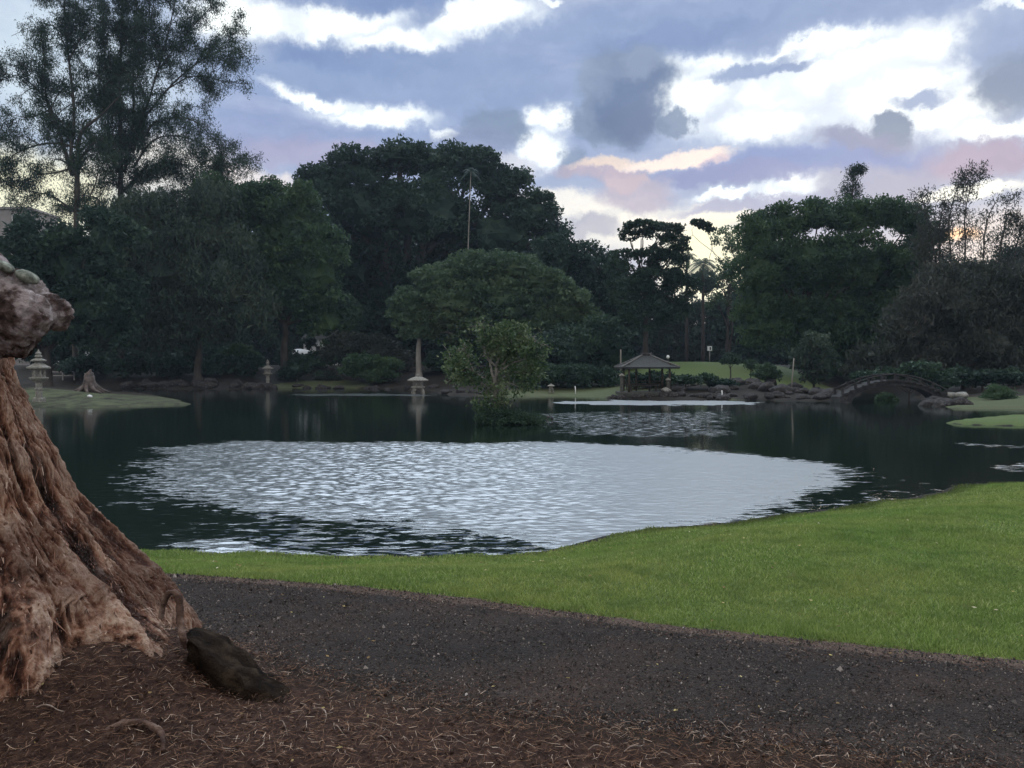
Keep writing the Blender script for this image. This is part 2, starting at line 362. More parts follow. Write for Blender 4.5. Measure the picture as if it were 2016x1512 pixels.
def height(P, d=None):
    if d is None: d = land(P)
    x, y = P[:, 0], P[:, 1]
    nearf = 1 - sstep(y - 0.12 * np.abs(x), 17, 26)
    isl = sstep(-poly_sd(P, ISL[2]), -0.5, 0.0)
    hn = (0.06 + 0.05 * sstep(x, 0, 2)) * sstep(d, 0, 0.10) + 0.56 * sstep(d, 0.0, 3.3)
    hf = 0.12 * sstep(d, 0, 0.25) + 0.9 * sstep(d, 0, 11)
    h = nearf * hn + (1 - nearf) * hf
    h = h * (1 - isl) + isl * (0.10 * sstep(d, 0, 0.2) + 0.22 * sstep(d, 0, 1.1))
    # the raised lawn behind the pavilion, and the rise under the wood
    h += 1.35 * sstep(y, 62, 78) * sstep(d, 0, 14)
    h += 0.35 * np.exp(-((x - 17.5) / 8.0) ** 2) * sstep(y, 58, 70) * (y > 50)
    wet = -0.05 - 0.5 * sstep(-d, 0, 2.5)
    q = np.c_[x, y, x * 0]
    fine = 0.012 * fbm(q * 2.2, 3) * (y < 25) + 0.07 * fbm(q * 0.35, 3) * sstep(y, 20, 40)
    mound = 0.31 * np.exp(-(((x + 1.95) / 0.55) ** 2 + ((y - 3.6) / 0.6) ** 2)) + 0.05 * np.exp(-(((x + 0.9) / 0.5) ** 2 + ((y - 3.0) / 0.3) ** 2))
    return np.where(d > 0, h + (fine + mound) * sstep(d, 0, 0.5), wet)
def gz(x, y): return float(height(np.array([[x, y]], float))[0])
def seat(px, Y):                       # a point of the ground: at photo column px, Y metres away
    x = pt(px, 722, Y).x; return (x, Y, gz(x, Y))

# path edges (level about 0.6)
PF = [gp(px, py, 0.6) for px, py in [(-1500, 1060), (-700, 1085), (0, 1112), (290, 1130), (600, 1153), (850, 1178), (1100, 1212), (1300, 1246), (1600, 1288), (2016, 1334), (2500, 1385), (3200, 1450)]]
PN = [gp(px, py, 0.6) for px, py in [(-1500, 1170), (-700, 1205), (0, 1255), (290, 1290), (520, 1328), (700, 1370), (900, 1402), (1150, 1440), (1400, 1476), (1700, 1528), (2050, 1600), (2600, 1720)]]
PF = np.array([p[:2] for p in smooth_path(PF, 16)]); PN = np.array([p[:2] for p in smooth_path(PN, 16)])
def far_edge_y(x): return np.interp(x, PF[:, 0], PF[:, 1])
def near_edge_y(x): return np.interp(x, PN[:, 0], PN[:, 1])

def axis_pts(lo, hi, dense_lo, dense_hi, step, growth):
    a = list(np.arange(dense_lo, dense_hi, step)); s = step; v = dense_hi
    while v < hi: a.append(v); s *= growth; v += s
    s = step; v = dense_lo - step; b = []
    while v > lo: b.append(v); s *= growth; v -= s
    return np.array([lo] + b[::-1] + a + [hi])
def build_ground():
    xs = axis_pts(-900, 900, -7, 11, 0.055, 1.035)
    ys = axis_pts(-60, 1400, 2.2, 14.5, 0.055, 1.022)
    X, Y = np.meshgrid(xs, ys); P = np.c_[X.ravel(), Y.ravel()]
    d = land(P); Z = height(P, d)
    nx, ny = len(xs), len(ys); i = np.arange(nx * ny).reshape(ny, nx)
    F = np.stack([i[:-1, :-1], i[:-1, 1:], i[1:, 1:], i[1:, :-1]], -1).reshape(-1, 4)
    m, t, b = mat('ground_soil_and_grass')
    at = t.new('ShaderNodeAttribute', attribute_name='lawn').outputs['Fac']
    lit = t.new('ShaderNodeAttribute', attribute_name='litter').outputs['Fac']
    pos = t.new('ShaderNodeNewGeometry').outputs['Position']
    n1 = t.noise(pos, 1.1, 6, 0.65); n2 = t.noise(pos, 26, 4, 0.7); n3 = t.noise(pos, 0.25, 3, 0.5)
    gr = t.ramp(n2, [(0.3, (0.04, 0.075, 0.018)), (0.55, (0.085, 0.14, 0.032)), (0.75, (0.14, 0.19, 0.05))])
    gr = t.mix(t.rng(n3, 0.4, 0.65, 0, 0.5), gr, (0.11, 0.13, 0.05))
    ol = t.new('ShaderNodeAttribute', attribute_name='olive').outputs['Fac']; gr = t.mix(ol, gr, t.ramp(n2, [(0.3, (0.045, 0.05, 0.03)), (0.7, (0.1, 0.105, 0.065))]))
    so = t.ramp(n1, [(0.3, (0.010, 0.009, 0.007)), (0.6, (0.026, 0.022, 0.017)), (0.75, (0.045, 0.036, 0.028))])
    li = t.ramp(n2, [(0.3, (0.012, 0.006, 0.004)), (0.5, (0.036, 0.018, 0.012)), (0.72, (0.085, 0.048, 0.033))])
    c = t.mix(lit, so, li)
    edge = t.math('ADD', at, t.math('MULTIPLY', t.math('SUBTRACT', n1, 0.5), 0.8))
    c = t.mix(t.rng(edge, 0.35, 0.6, 0, 1), c, gr)
    t.put(b.inputs['Base Color'], c); b.inputs['Roughness'].default_value = 0.95; b.inputs['Specular IOR Level'].default_value = 0.15
    bp = t.new('ShaderNodeBump', inp={'Strength': 0.7, 'Distance': 0.03}); t.put(bp.inputs['Height'], n2); t.put(b.inputs['Normal'], bp.outputs[0])
    o = npmesh('ground', np.c_[P, Z], F, m, smooth=True); tag(o, kind='structure')
    x, y = P[:, 0], P[:, 1]
    lawn = ((y > far_edge_y(x) - 0.02) & (y < 26) & (d > 0.02)).astype(float) * sstep(d, 0.10, 0.40)
    def patch(px, py, rx, ry, z=0.3, s=1.0):
        c = gp(px, py, z); kx = c[1] / FPX
        return s * sstep(1.25 - np.sqrt(((x - c[0]) / (rx * kx)) ** 2 + ((y - c[1]) / ry) ** 2), 0, 0.5)
    for q in [(1120, 774, 170, 4.5, 0.2, 0.9), (620, 760, 110, 4, 0.2, 0.8), (1430, 783, 60, 1.6, 0.2, 0.8), (160, 790, 260, 12, 0.2, 0.5), (1980, 790, 160, 8, 0.3, 0.7)]:
        lawn = np.maximum(lawn, patch(*q))
    lawn = np.maximum(lawn, sstep(1.3 - np.sqrt(((x - 18.5) / 9.5) ** 2 + ((y - 72) / 12.5) ** 2), 0, 0.4) * (y > 55))
    lawn = np.maximum(lawn, (poly_sd(P, ISL[1]) < 0) * 1.0)
    litter = sstep(near_edge_y(x) - y, -0.1, 0.25)
    olive = np.where((y > 26), 0.8, 0.0) * (1 - 0.7 * np.exp(-(((x - 18.5) / 12) ** 2 + ((y - 72) / 12) ** 2))) * (1 - 0.6 * (poly_sd(P, ISL[1]) < 0))
    for nm, arr in (('lawn', lawn), ('litter', litter), ('olive', olive)):
        a = o.data.attributes.new(nm, 'FLOAT', 'POINT'); a.data.foreach_set('value', arr.astype(np.float32))
build_ground()

# the gravel path: a sheet laid 8 mm above the ground
def build_path():
    n, k = len(PF), 46; xs = np.linspace(-9.5, 9.5, 420)
    V = []
    for j in range(k):
        u = j / (k - 1)
        yf = far_edge_y(xs) + 0.05 * fbm(np.c_[xs * 2.6, xs * 0, xs * 0], 4); yn = near_edge_y(xs) + 0.10 * fbm(np.c_[xs * 1.9, xs * 0 + 5, xs * 0], 4)
        V.append(np.c_[xs, yn + (yf - yn) * u])
    V = np.concatenate(V); uu = np.repeat(np.arange(k) / (k - 1), len(xs)); Z = height(V) + 0.016 * sstep(uu, 0, 0.12) - 0.004 + 0.005 * fbm(np.c_[V * 5, V[:, 0] * 0], 3)
    i = np.arange(k * len(xs)).reshape(k, len(xs)); F = np.stack([i[:-1, :-1], i[:-1, 1:], i[1:, 1:], i[1:, :-1]], -1).reshape(-1, 4)
    m, t, b = mat('path_gravel'); pos = t.new('ShaderNodeNewGeometry').outputs['Position']
    n1 = t.noise(pos, 55, 5, 0.75); n2 = t.noise(pos, 1.3, 4, 0.6)
    vo = t.new('ShaderNodeTexVoronoi', inp={'Scale': 85.0}); t.put(vo.inputs['Vector'], pos)
    c = t.ramp(n1, [(0.3, (0.010, 0.008, 0.007)), (0.5, (0.027, 0.020, 0.017)), (0.68, (0.055, 0.042, 0.035)), (0.8, (0.13, 0.105, 0.09))])
    c = t.mix(t.rng(n2, 0.45, 0.66, 0, 0.6), c, (0.052, 0.030, 0.022))
    n4 = t.noise(t.vmath('MULTIPLY', pos, (0.5, 1.6, 1)), 1.1, 5, 0.65); c = t.mix(t.rng(n4, 0.5, 0.36, 0, 0.65), c, (0.014, 0.011, 0.010)); c = t.mix(t.rng(n4, 0.58, 0.72, 0, 0.5), c, (0.075, 0.058, 0.047))
    ed = t.new('ShaderNodeAttribute', attribute_name='verge').outputs['Fac']; c = t.mix(t.rng(t.math('ADD', ed, t.math('MULTIPLY', t.math('SUBTRACT', n2, 0.5), 0.9)), 0.4, 0.75, 0, 0.85), c, t.ramp(n1, [(0.3, (0.05, 0.032, 0.024)), (0.7, (0.18, 0.125, 0.095))]))
    t.put(b.inputs['Base Color'], c); b.inputs['Roughness'].default_value = 0.9; b.inputs['Specular IOR Level'].default_value = 0.2
    bp = t.new('ShaderNodeBump', inp={'Strength': 0.9, 'Distance': 0.012}); t.put(bp.inputs['Height'], t.math('ADD', n1, vo.outputs[0])); t.put(b.inputs['Normal'], bp.outputs[0])
    o = npmesh('path', np.c_[V, Z], F, m, smooth=True); tag(o, kind='structure')
    vg = sstep(0.24 - (far_edge_y(V[:, 0]) - V[:, 1]), 0.0, 0.2); at = o.data.attributes.new('verge', 'FLOAT', 'POINT'); at.data.foreach_set('value', vg.astype(np.float32))
build_path()

# ------------------------------------------------------------------ water
def build_water():
    xs = axis_pts(-80, 80, -9.5, 10.5, 0.034, 1.06); ys = axis_pts(4, 110, 7.6, 24.5, 0.024, 1.03)
    X, Y = np.meshgrid(xs, ys); P = np.c_[X.ravel(), Y.ravel()]
    nx, ny = len(xs), len(ys); i = np.arange(nx * ny).reshape(ny, nx)
    F = np.stack([i[:-1, :-1], i[:-1, 1:], i[1:, 1:], i[1:, :-1]], -1).reshape(-1, 4)
    q = np.c_[P * 0.5, P[:, 0] * 0]; wv = np.c_[fbm(q, 4), fbm(q + 9.1, 4)]
    PP = P + wv * np.array([0.9, 1.2]) * np.clip(P[:, 1:2] / 18, 0.35, 2)
    main = np.array([gp(*p) for p in [(300, 880), (450, 868), (700, 868), (960, 872), (1100, 868), (1250, 878), (1400, 888), (1560, 905), (1690, 930), (1640, 955), (1570, 985), (1500, 1010), (1400, 1032), (1330, 1055), (1150, 1110), (1060, 1100), (1000, 1062), (880, 1045), (700, 1030), (560, 1012), (400, 1000), (240, 992), (260, 930)]])
    wind = sstep(-poly_sd(PP, main), -1.1, 1.5) * (1 - 0.34 * sstep(P[:, 0], -2.0, -6.5))
    def pat(poly, s, a=-0.6, b=0.8):
        return s * sstep(-poly_sd(PP, np.array([gp(*p) for p in poly])), a, b)
    for args in [([(330, 1075), (430, 1062), (520, 1075), (700, 1100), (400, 1100)], 0.9, -0.2, 0.4), ([(1100, 790), (1250, 788), (1490, 790), (1505, 797), (1300, 798), (1100, 796)], 1.0, -0.6, 1.0),
                 ([(540, 775), (760, 775), (850, 777), (850, 780), (600, 779)], 0.8, -0.6, 1.0), ([(1020, 812), (1480, 806), (1470, 862), (1250, 866), (1050, 858)], 0.36, -1.0, 2.0), ([(1930, 915), (2100, 905), (2100, 925), (1950, 925)], 0.42, -0.3, 0.5), ([(1900, 875), (2050, 870), (2050, 880), (1920, 882)], 0.42, -0.5, 0.6)]:
        wind = np.maximum(wind, pat(*args))
    speck = 0.30 * sstep(P[:, 1], 17, 11) * sstep(P[:, 0], -6, -3)
    wind = np.maximum(wind, speck)
    rip = 0.46 * wind * (1 - 0.78 * sstep(P[:, 0], -0.5, 3)) + 0.016
    wq = np.c_[P[:, 0] * 5.2, P[:, 1] * 11.5, P[:, 0] * 0] + 0.5 * np.c_[wv, P[:, 0] * 0]
    fade = sstep(P[:, 1], 30, 20)
    WZ = (0.024 * perlin(wq) + 0.006 * perlin(wq * 1.9 + 4.4) + 0.020 * perlin(wq * 0.4 + 8)) * np.clip(rip, 0, 0.5) * 2.4 * fade
    # how far the wind has roughened it: calmer glassy zone towards the right of the patch
    m, t, b = mat('pond_water'); pos = t.new('ShaderNodeNewGeometry').outputs['Position']
    at = t.new('ShaderNodeAttribute', attribute_name='ripple').outputs['Fac']
    p1 = t.vmath('MULTIPLY', pos, (1.0, 1.35, 1.0))
    nA = t.noise(p1, 4.5, 2, 0.5); nB = t.noise(p1, 16.0, 2, 0.55); nC = t.noise(p1, 0.7, 2, 0.5); nF = t.noise(p1, 40.0, 1, 0.5)
    h = t.math('ADD', t.math('MULTIPLY', nA, 0.15), t.math('ADD', t.math('MULTIPLY', nB, 0.075), t.math('ADD', t.math('MULTIPLY', nC, 0.12), t.math('MULTIPLY', nF, 0.03))))
    st = t.noise(t.vmath('MULTIPLY', pos, (1.6, 3.6, 1)), 1.5, 4, 0.65)
    wnd = t.rng(t.math('ADD', at, t.math('MULTIPLY', t.math('SUBTRACT', st, 0.5), 1.6)), 0.36, 0.64, 0, 1, True)
    far_ = t.new('ShaderNodeSeparateXYZ'); t.put(far_.inputs[0], pos)
    amp = t.math('ADD', 0.02, t.math('MULTIPLY', wnd, 0.11))
    hh = t.math('MULTIPLY', h, amp)
    bp = t.new('ShaderNodeBump', inp={'Strength': 1.0, 'Distance': 1.0}); t.put(bp.inputs['Height'], t.math('MULTIPLY', hh, WAVE)); t.put(b.inputs['Normal'], bp.outputs[0])
    b.inputs['Base Color'].default_value = (0.006, 0.012, 0.009, 1); b.inputs['IOR'].default_value = 2.3
    t.put(b.inputs['Roughness'], t.math('ADD', 0.05, t.math('MULTIPLY', wnd, t.rng(far_.outputs[0], -3.0, 2.5, 0.20, 0.36))))
    b.inputs['Specular IOR Level'].default_value = 0.7
    o = npmesh('water', np.c_[P, WZ], F, m, smooth=True); tag(o, kind='structure')
    a = o.data.attributes.new('ripple', 'FLOAT', 'POINT'); a.data.foreach_set('value', wind.astype(np.float32))
WAVE = 0.42
build_water()

# ------------------------------------------------------------------ foliage
def leaves(C, size, aspect=1.6, droop=0.0, outward=None, flat=0.0, quad=False):
    """one small face per leaf at centres C; size (n,) ; returns V, F"""
    n = len(C); d = RNG.normal(size=(n, 3)); 
    if droop: d[:, 2] -= droop
    d /= np.linalg.norm(d, axis=1)[:, None]
    a = RNG.normal(size=(n, 3)); 
    if outward is not None: a = a * (1 - flat) + np.cross(outward, d) * 1.5 * flat
    s = np.cross(d, a); s /= (np.linalg.norm(s, axis=1)[:, None] + 1e-9)
    L = size[:, None]; w = L / aspect
    if quad:
        V = np.stack([C - d * L * 0.5, C + s * w * 0.5, C + d * L * 0.5, C - s * w * 0.5], 1).reshape(-1, 3)
        return V, np.arange(4 * n).reshape(-1, 4)
    V = np.stack([C - d * L * 0.5 - s * w * 0.5, C - d * L * 0.5 + s * w * 0.5, C + d * L * 0.5], 1).reshape(-1, 3)
    return V, np.arange(3 * n).reshape(-1, 3)
def ico(sub=3):
    bm = bmesh.new(); bmesh.ops.create_icosphere(bm, subdivisions=sub, radius=1)
    V = np.array([v.co[:] for v in bm.verts]); F = np.array([[v.index for v in f.verts] for f in bm.faces]); bm.free(); return V, F
ICO3, ICO4, ICO2 = ico(3), ico(4), ico(2)
def wig(a, b, k=5, amp=0.08):
    a, b = np.array(a, float), np.array(b, float); L = np.linalg.norm(b - a); o = []
    for i in range(k + 1):
        t = i / k; p = a + (b - a) * t
        if 0 < i < k: p = p + RNG.normal(size=3) * L * amp * 0.5
        p[2] += math.sin(t * math.pi) * L * 0.06
        o.append(p)
    return o
def crown_tree(name, label, px, Y, clumps, leafm='leaf_dark', size=0.42, sub_r=1.1, cover=1.0, k=0.62, core=0.6, trunk_r=0.4, split=None,
               bark='bark_far', group=None, cat='tree', droop=0.0, aspect=1.6, flatten=0.7, fork_px=None, twigs=0, depth_k=0.8, trunk=True, trunk_lean=0.0):
    """clumps: (px, py, rx, ry[, dY]) in photo pixels at Y metres; the tree itself stands at (px, Y)"""
    base = np.array(seat(px, Y)); root = empty(name, base); tag(root, label, cat, group)
    V = []; F3 = []; nv = 0; sc = Y / FPX; cent = []
    for c in clumps:
        cx, cy, rx, ry = c[:4]; dy = c[4] if len(c) > 4 else RNG.uniform(-0.5, 0.5) * rx * sc * 0.6
        p = np.array(pt(cx, cy, Y)); p[1] += dy
        rad = np.array([rx * sc, max(rx * sc * depth_k, 0.8), ry * sc]); cent.append((p, rad))
        s = min(sub_r, 0.55 * min(rad)); s = max(s, 0.25)
        area = 4 * math.pi * ((rad[0] * rad[1]) ** 1.6 / 3 + (rad[0] * rad[2]) ** 1.6 / 3 + (rad[1] * rad[2]) ** 1.6 / 3) ** (1 / 1.6)
        nsub = max(5, int(k * area / (s * s)))
        u = RNG.normal(size=(nsub, 3)); u /= np.linalg.norm(u, axis=1)[:, None]
        lowm = (u[:, 2] < -0.2) & (RNG.random(nsub) < 0.5); u[lowm, 2] *= -1
        rr = RNG.uniform(0.62, 1.0, nsub) ** 0.7
        # the outline pushes out and draws back in places
        rr = rr * (1 + 0.35 * perlin(u * 1.7 + p * 0.37))
        sc_ = p + u * rad * rr[:, None]; sr = s * RNG.uniform(0.55, 1.25, nsub)
        cnt = np.maximum(6, (cover * math.pi * sr ** 2 / (0.5 * size * size / aspect)).astype(int))
        idx = np.repeat(np.arange(nsub), cnt)
        q = RNG.normal(size=(len(idx), 3)); q /= np.linalg.norm(q, axis=1)[:, None]; q *= (RNG.random(len(idx)) ** 0.45)[:, None]
        q[:, 2] *= flatten
        L = sc_[idx] + q * sr[idx][:, None]
        v, f = leaves(L, size * RNG.uniform(0.6, 1.3, len(L)), aspect, droop, u[idx], 0.5)
        V.append(v); F3.append(f + nv); nv += len(v)
        if core:
            v, f = ICO3; n_ = 1 + 0.5 * fbm(v * 2.2 + p * 0.7, 3)
            v = p + v * rad * core * n_[:, None]; vs = v[f].reshape(-1, 3); V.append(vs); F3.append(np.arange(len(vs)).reshape(-1, 3) + nv); nv += len(vs)
            pick = v[f[RNG.integers(0, len(f), int(0.5 * area * core * core / (size * size / aspect)))]].mean(1); pick = p + (pick - p) * RNG.uniform(0.98, 1.12, (len(pick), 1))
            v, f = leaves(pick + RNG.normal(size=pick.shape) * size * 0.4, size * RNG.uniform(0.6, 1.3, len(pick)), aspect, droop); V.append(v); F3.append(f + nv); nv += len(v)
    V = np.concatenate(V); F3 = np.concatenate(F3)
    V[:, 2] = np.maximum(V[:, 2], base[2] + 0.05)
    o = npmesh('crown', V - base, F3, M[leafm], root)
    if trunk:
        mb = MB()
        top = np.array([p for p, r in cent]).mean(0)
        sp = np.array([base[0] + trunk_lean, base[1], pt(px, split, Y).z if split else base[2] + (top[2] - base[2]) * 0.4])
        if fork_px: sp[0] = pt(fork_px, 700, Y).x
        pts = smooth_path(wig(base - np.array([0, 0, 0.3]), sp, 4, 0.03), 3)
        mb.tube([p - base for p in pts], [trunk_r * (1.25 - 0.6 * i / len(pts)) * (1.35 if i < 2 else 1) for i in range(len(pts))], 10)
        for p, r in cent:
            st = pts[-1 - (random.randint(0, 2))]
            bp = smooth_path(wig(st, p, 4, 0.10), 3); L = len(bp)
            mb.tube([q - base for q in bp], [trunk_r * 0.55 * (1 - 0.82 * i / L) for i in range(L)], 6)
            for _ in range(twigs):
                e = p + RNG.normal(size=3) * r * 0.5; q0 = bp[random.randint(L // 2, L - 1)]
                w = wig(q0, e, 3, 0.12); mb.tube([q - base for q in w], [trunk_r * 0.16, trunk_r * 0.12, trunk_r * 0.08, 0.02], 5)
        mb.build('trunk', M[bark], root, smooth=True)
    return root
def stem_tree(name, label, px, Y, stems, leafm, bark='bark_far', group=None, size=0.34, aspect=4.5, droop=1.2, twig_len=2.2, per_m=2.2, tuft=26, spread=0.5, cat='tree', sag=0.25, tuft_r=0.32, start=0.25, ydev=0.6, taper=0.45, sub=0):
    """open feathery trees: stems are photo-pixel polylines (px, py, radius m[, dY]); twigs and hanging tufts grow along them.  A stem given with first element 'bare' carries no foliage"""
    base = np.array(seat(px, Y)); root = empty(name, base); tag(root, label, cat, group)
    mb = MB(); C = []
    extra = []
    for st in (stems if not sub else []):
        pass
    if sub:
        for st in stems:
            if st[0] == 'bare': continue
            q = [p for p in st if not isinstance(p, (int, float))]; P5 = smooth_path([p[:3] for p in q], 4); n_ = len(P5)
            tot = sum(math.hypot(P5[i + 1][0] - P5[i][0], P5[i + 1][1] - P5[i][1]) for i in range(n_ - 1))
            for k in range(int(sub * tot / 60)):
                i = random.randint(int(n_ * 0.2), n_ - 2); x, y, r_ = P5[i]; dx, dy = P5[i + 1][0] - x, P5[i + 1][1] - y; a_ = math.atan2(dy, dx) + random.choice((-1, 1)) * random.uniform(0.5, 1.1); L_ = random.uniform(45, 85)
                e = (x + math.cos(a_) * L_, y + math.sin(a_) * L_ * 0.8); dY = random.uniform(-2.5, 2.5)
                extra.append([0.9, (x, y, r_ * 0.5), ((x + e[0]) / 2, (y + e[1]) / 2 - 8, r_ * 0.35, dY * 0.5), (e[0], e[1], 0.02, dY)])
    for st in stems + extra:
        bare = st[0] == 'bare'; st = st[1:] if bare else st
        dens = 1.0
        if isinstance(st[0], (int, float)): dens = st[0]; st = st[1:]
        P4 = []
        for s in st:
            p = pt(s[0], s[1], Y); P4.append((p.x, p.y + (s[3] if len(s) > 3 else 0), p.z, s[2]))
        P4 = smooth_path(P4, 5); L = len(P4)
        mb.tube([np.array(p[:3]) - base for p in P4], [max(0.015, p[3]) for p in P4], 7)
        if bare: continue
        for i in range(int(L * 0.12), L):
            p = np.array(P4[i][:3]); d = (np.array(P4[min(i + 1, L - 1)][:3]) - np.array(P4[max(i - 1, 0)][:3])); seg = np.linalg.norm(d) / 2 + 1e-6; d /= (2 * seg)
            n = RNG.poisson(seg * per_m * dens)
            for _ in range(n):
                q = p + d * RNG.uniform(-0.5, 0.5) * seg
                u = RNG.normal(size=3); u[1] *= ydev; u = u - d * (u @ d); u /= np.linalg.norm(u) + 1e-9
                dr = u * 0.8 + d * 0.65; dr[2] += 0.1; dr /= np.linalg.norm(dr)
                ln = twig_len * RNG.uniform(0.35, 1.1) * (1 - taper + taper * (1 - i / L)); w = []; 
                for k in range(5):
                    t = k / 4; w.append(q + dr * ln * t + np.array([0, 0, -sag * ln * t * t]))
                mb.tube([a - base for a in w], [0.035, 0.028, 0.02, 0.014, 0.01], 4)
                for k in np.arange(start, 1.01, 0.19):
                    c = w[0] + dr * ln * k + np.array([0, 0, -sag * ln * k * k]); m_ = RNG.poisson(tuft)
                    cc = c + RNG.normal(size=(m_, 3)) * tuft_r; cc[:, 2] -= np.abs(RNG.normal(size=m_)) * tuft_r * 0.7 * (droop > 0.5)
                    C.append(cc)
    mb.build('trunk', M[bark], root, smooth=True)
    C = np.concatenate(C); v, f = leaves(C, size * RNG.uniform(0.5, 1.3, len(C)), aspect, droop)
    npmesh('crown', v - base, f, M[leafm], root)
    return root

def shrub(name, label, px, Y, clumps, leafm, **kw):
    kw.setdefault('size', 0.26); kw.setdefault('sub_r', 0.45); kw.setdefault('trunk_r', 0.08)
    return crown_tree(name, label, px, Y, clumps, leafm, cat='shrub', **kw)

# --- the tall open trees on the left (tops run out of the photograph)
stem_tree('ironwood_tree', 'tall open feathery tree at far left, with the forked dark trunk nearest the left edge', 150, 84,
    [['bare', (150, 745, 0.36), (148, 640, 0.32), (150, 450, 0.28), (152, 345, 0.26)],
     [0.8, (152, 400, 0.3), (153, 320, 0.25), (160, 262, 0.2), (200, 226, 0.12), (235, 190, 0.06)],
     [1.3, (150, 345, 0.26), (140, 300, 0.2), (146, 220, 0.16), (134, 104, 0.12), (128, 40, 0.1), (125, -70, 0.05)],
     [1.1, (142, 345, 0.24), (125, 288, 0.2), (100, 215, 0.15), (80, 184, 0.1), (40, 150, 0.06), (5, 158, 0.03)],
     [1.1, (118, 265, 0.15), (92, 200, 0.1), (88, 120, 0.08), (80, 60, 0.05)],
     [1.0, (134, 104, 0.08), (105, 50, 0.05), (75, 60, 0.03)], [1.0, (136, 120, 0.08), (165, 50, 0.06), (160, -40, 0.04)],
     [1.2, (150, 290, 0.14), (95, 282, 0.1), (35, 300, 0.06), (5, 330, 0.03)],
     [1.0, (150, 420, 0.14), (100, 385, 0.08), (50, 375, 0.05), (0, 350, 0.03)],
     [0.8, (145, 330, 0.14), (110, 340, 0.08), (60, 350, 0.05), (20, 400, 0.03)],
     [0.9, (100, 215, 0.1), (60, 230, 0.06), (15, 225, 0.03)], [0.8, (150, 430, 0.1), (185, 370, 0.07), (195, 320, 0.04)]],
    'leaf_dark', size=0.34, sub=1.5, twig_len=2.8, per_m=3.2, tuft=20, tuft_r=0.29)
stem_tree('ironwood_tree', 'tall open feathery tree at left, fullest crown reaching right, with a leafy central column', 236, 87,
    [['bare', (240, 745, 0.36), (236, 620, 0.32), (238, 440, 0.28), (237, 330, 0.24)],
     [2.2, (237, 420, 0.3), (238, 300, 0.26), (236, 200, 0.2), (237, 120, 0.14), (240, 60, 0.1), (242, -90, 0.05)],
     [1.9, (245, 340, 0.2), (262, 240, 0.15), (262, 140, 0.1), (266, 60, 0.08), (275, -80, 0.05)],
     [2.0, (232, 340, 0.2), (215, 280, 0.15), (212, 200, 0.1), (205, 90, 0.06), (200, 0, 0.04)],
     [1.0, (262, 300, 0.16), (285, 225, 0.12), (310, 140, 0.09), (330, 70, 0.07), (352, -30, 0.05)],
     [0.9, (285, 230, 0.12), (340, 165, 0.09), (395, 120, 0.07), (455, 92, 0.05), (492, 118, 0.03)],
     [0.9, (310, 140, 0.08), (355, 80, 0.06), (400, 30, 0.05), (425, 5, 0.03)],
     [0.8, (330, 175, 0.08), (380, 150, 0.06), (440, 160, 0.04), (480, 165, 0.02)],
     [1.2, (270, 300, 0.14), (300, 245, 0.1), (345, 232, 0.08), (385, 240, 0.06), (430, 285, 0.04), (440, 320, 0.02)],
     [1.4, (262, 330, 0.14), (300, 278, 0.1), (345, 268, 0.08), (400, 285, 0.06), (445, 330, 0.04), (452, 352, 0.02)],
     [1.1, (240, 380, 0.14), (290, 330, 0.08), (340, 320, 0.05), (390, 340, 0.03)],
     [2.4, (238, 450, 0.12), (300, 395, 0.08), (370, 375, 0.05), (430, 385, 0.03)], [2.2, (236, 430, 0.12), (270, 350, 0.08), (320, 330, 0.05), (350, 330, 0.03)], [2.2, (236, 450, 0.12), (190, 390, 0.08), (150, 395, 0.04)], [2.4, (238, 380, 0.12), (215, 330, 0.08), (200, 280, 0.04)], [2.4, (238, 330, 0.12), (270, 260, 0.08), (280, 210, 0.04)],
     [0.8, (300, 60, 0.08), (300, 20, 0.05), (320, -60, 0.04)], [0.9, (262, 140, 0.08), (290, 60, 0.06), (295, -40, 0.04)]],
    'leaf_dark', size=0.34, sub=1.6, twig_len=2.9, per_m=3.1, tuft=20, tuft_r=0.30)

T = crown_tree
# left bank, front to back
T('drooping_tree', 'grey green drooping tree with the widest soft crown, left of centre beyond the pond', 390, 80,
  [(210, 560, 70, 90), (220, 660, 60, 40), (300, 440, 60, 50), (420, 400, 50, 36), (330, 520, 80, 95), (400, 470, 85, 75), (450, 560, 80, 90), (300, 620, 70, 70), (380, 630, 80, 60), (490, 620, 55, 60), (250, 470, 60, 60)], 'leaf_gray', droop=1.6, aspect=3.0, size=0.55, trunk_r=0.35, flatten=1.3, sub_r=1.15, core=0.58)
T('broadleaf_tree', 'dark rounded tree filling the far left bank behind the nearest stone lantern', 90, 66,
  [(40, 560, 90, 90), (130, 520, 70, 80), (60, 480, 60, 45), (190, 600, 80, 90), (20, 660, 80, 40), (130, 650, 60, 40), (215, 470, 50, 60)], 'leaf_dark')
T('broadleaf_tree', 'dark green domed tree standing just left of the biggest tree', 560, 84,
  [(480, 420, 75, 60), (560, 440, 80, 75), (620, 520, 70, 90), (540, 560, 90, 80), (640, 620, 55, 60), (430, 390, 50, 40), (590, 390, 35, 30), (520, 385, 40, 32)], 'leaf_mid', droop=0.5)
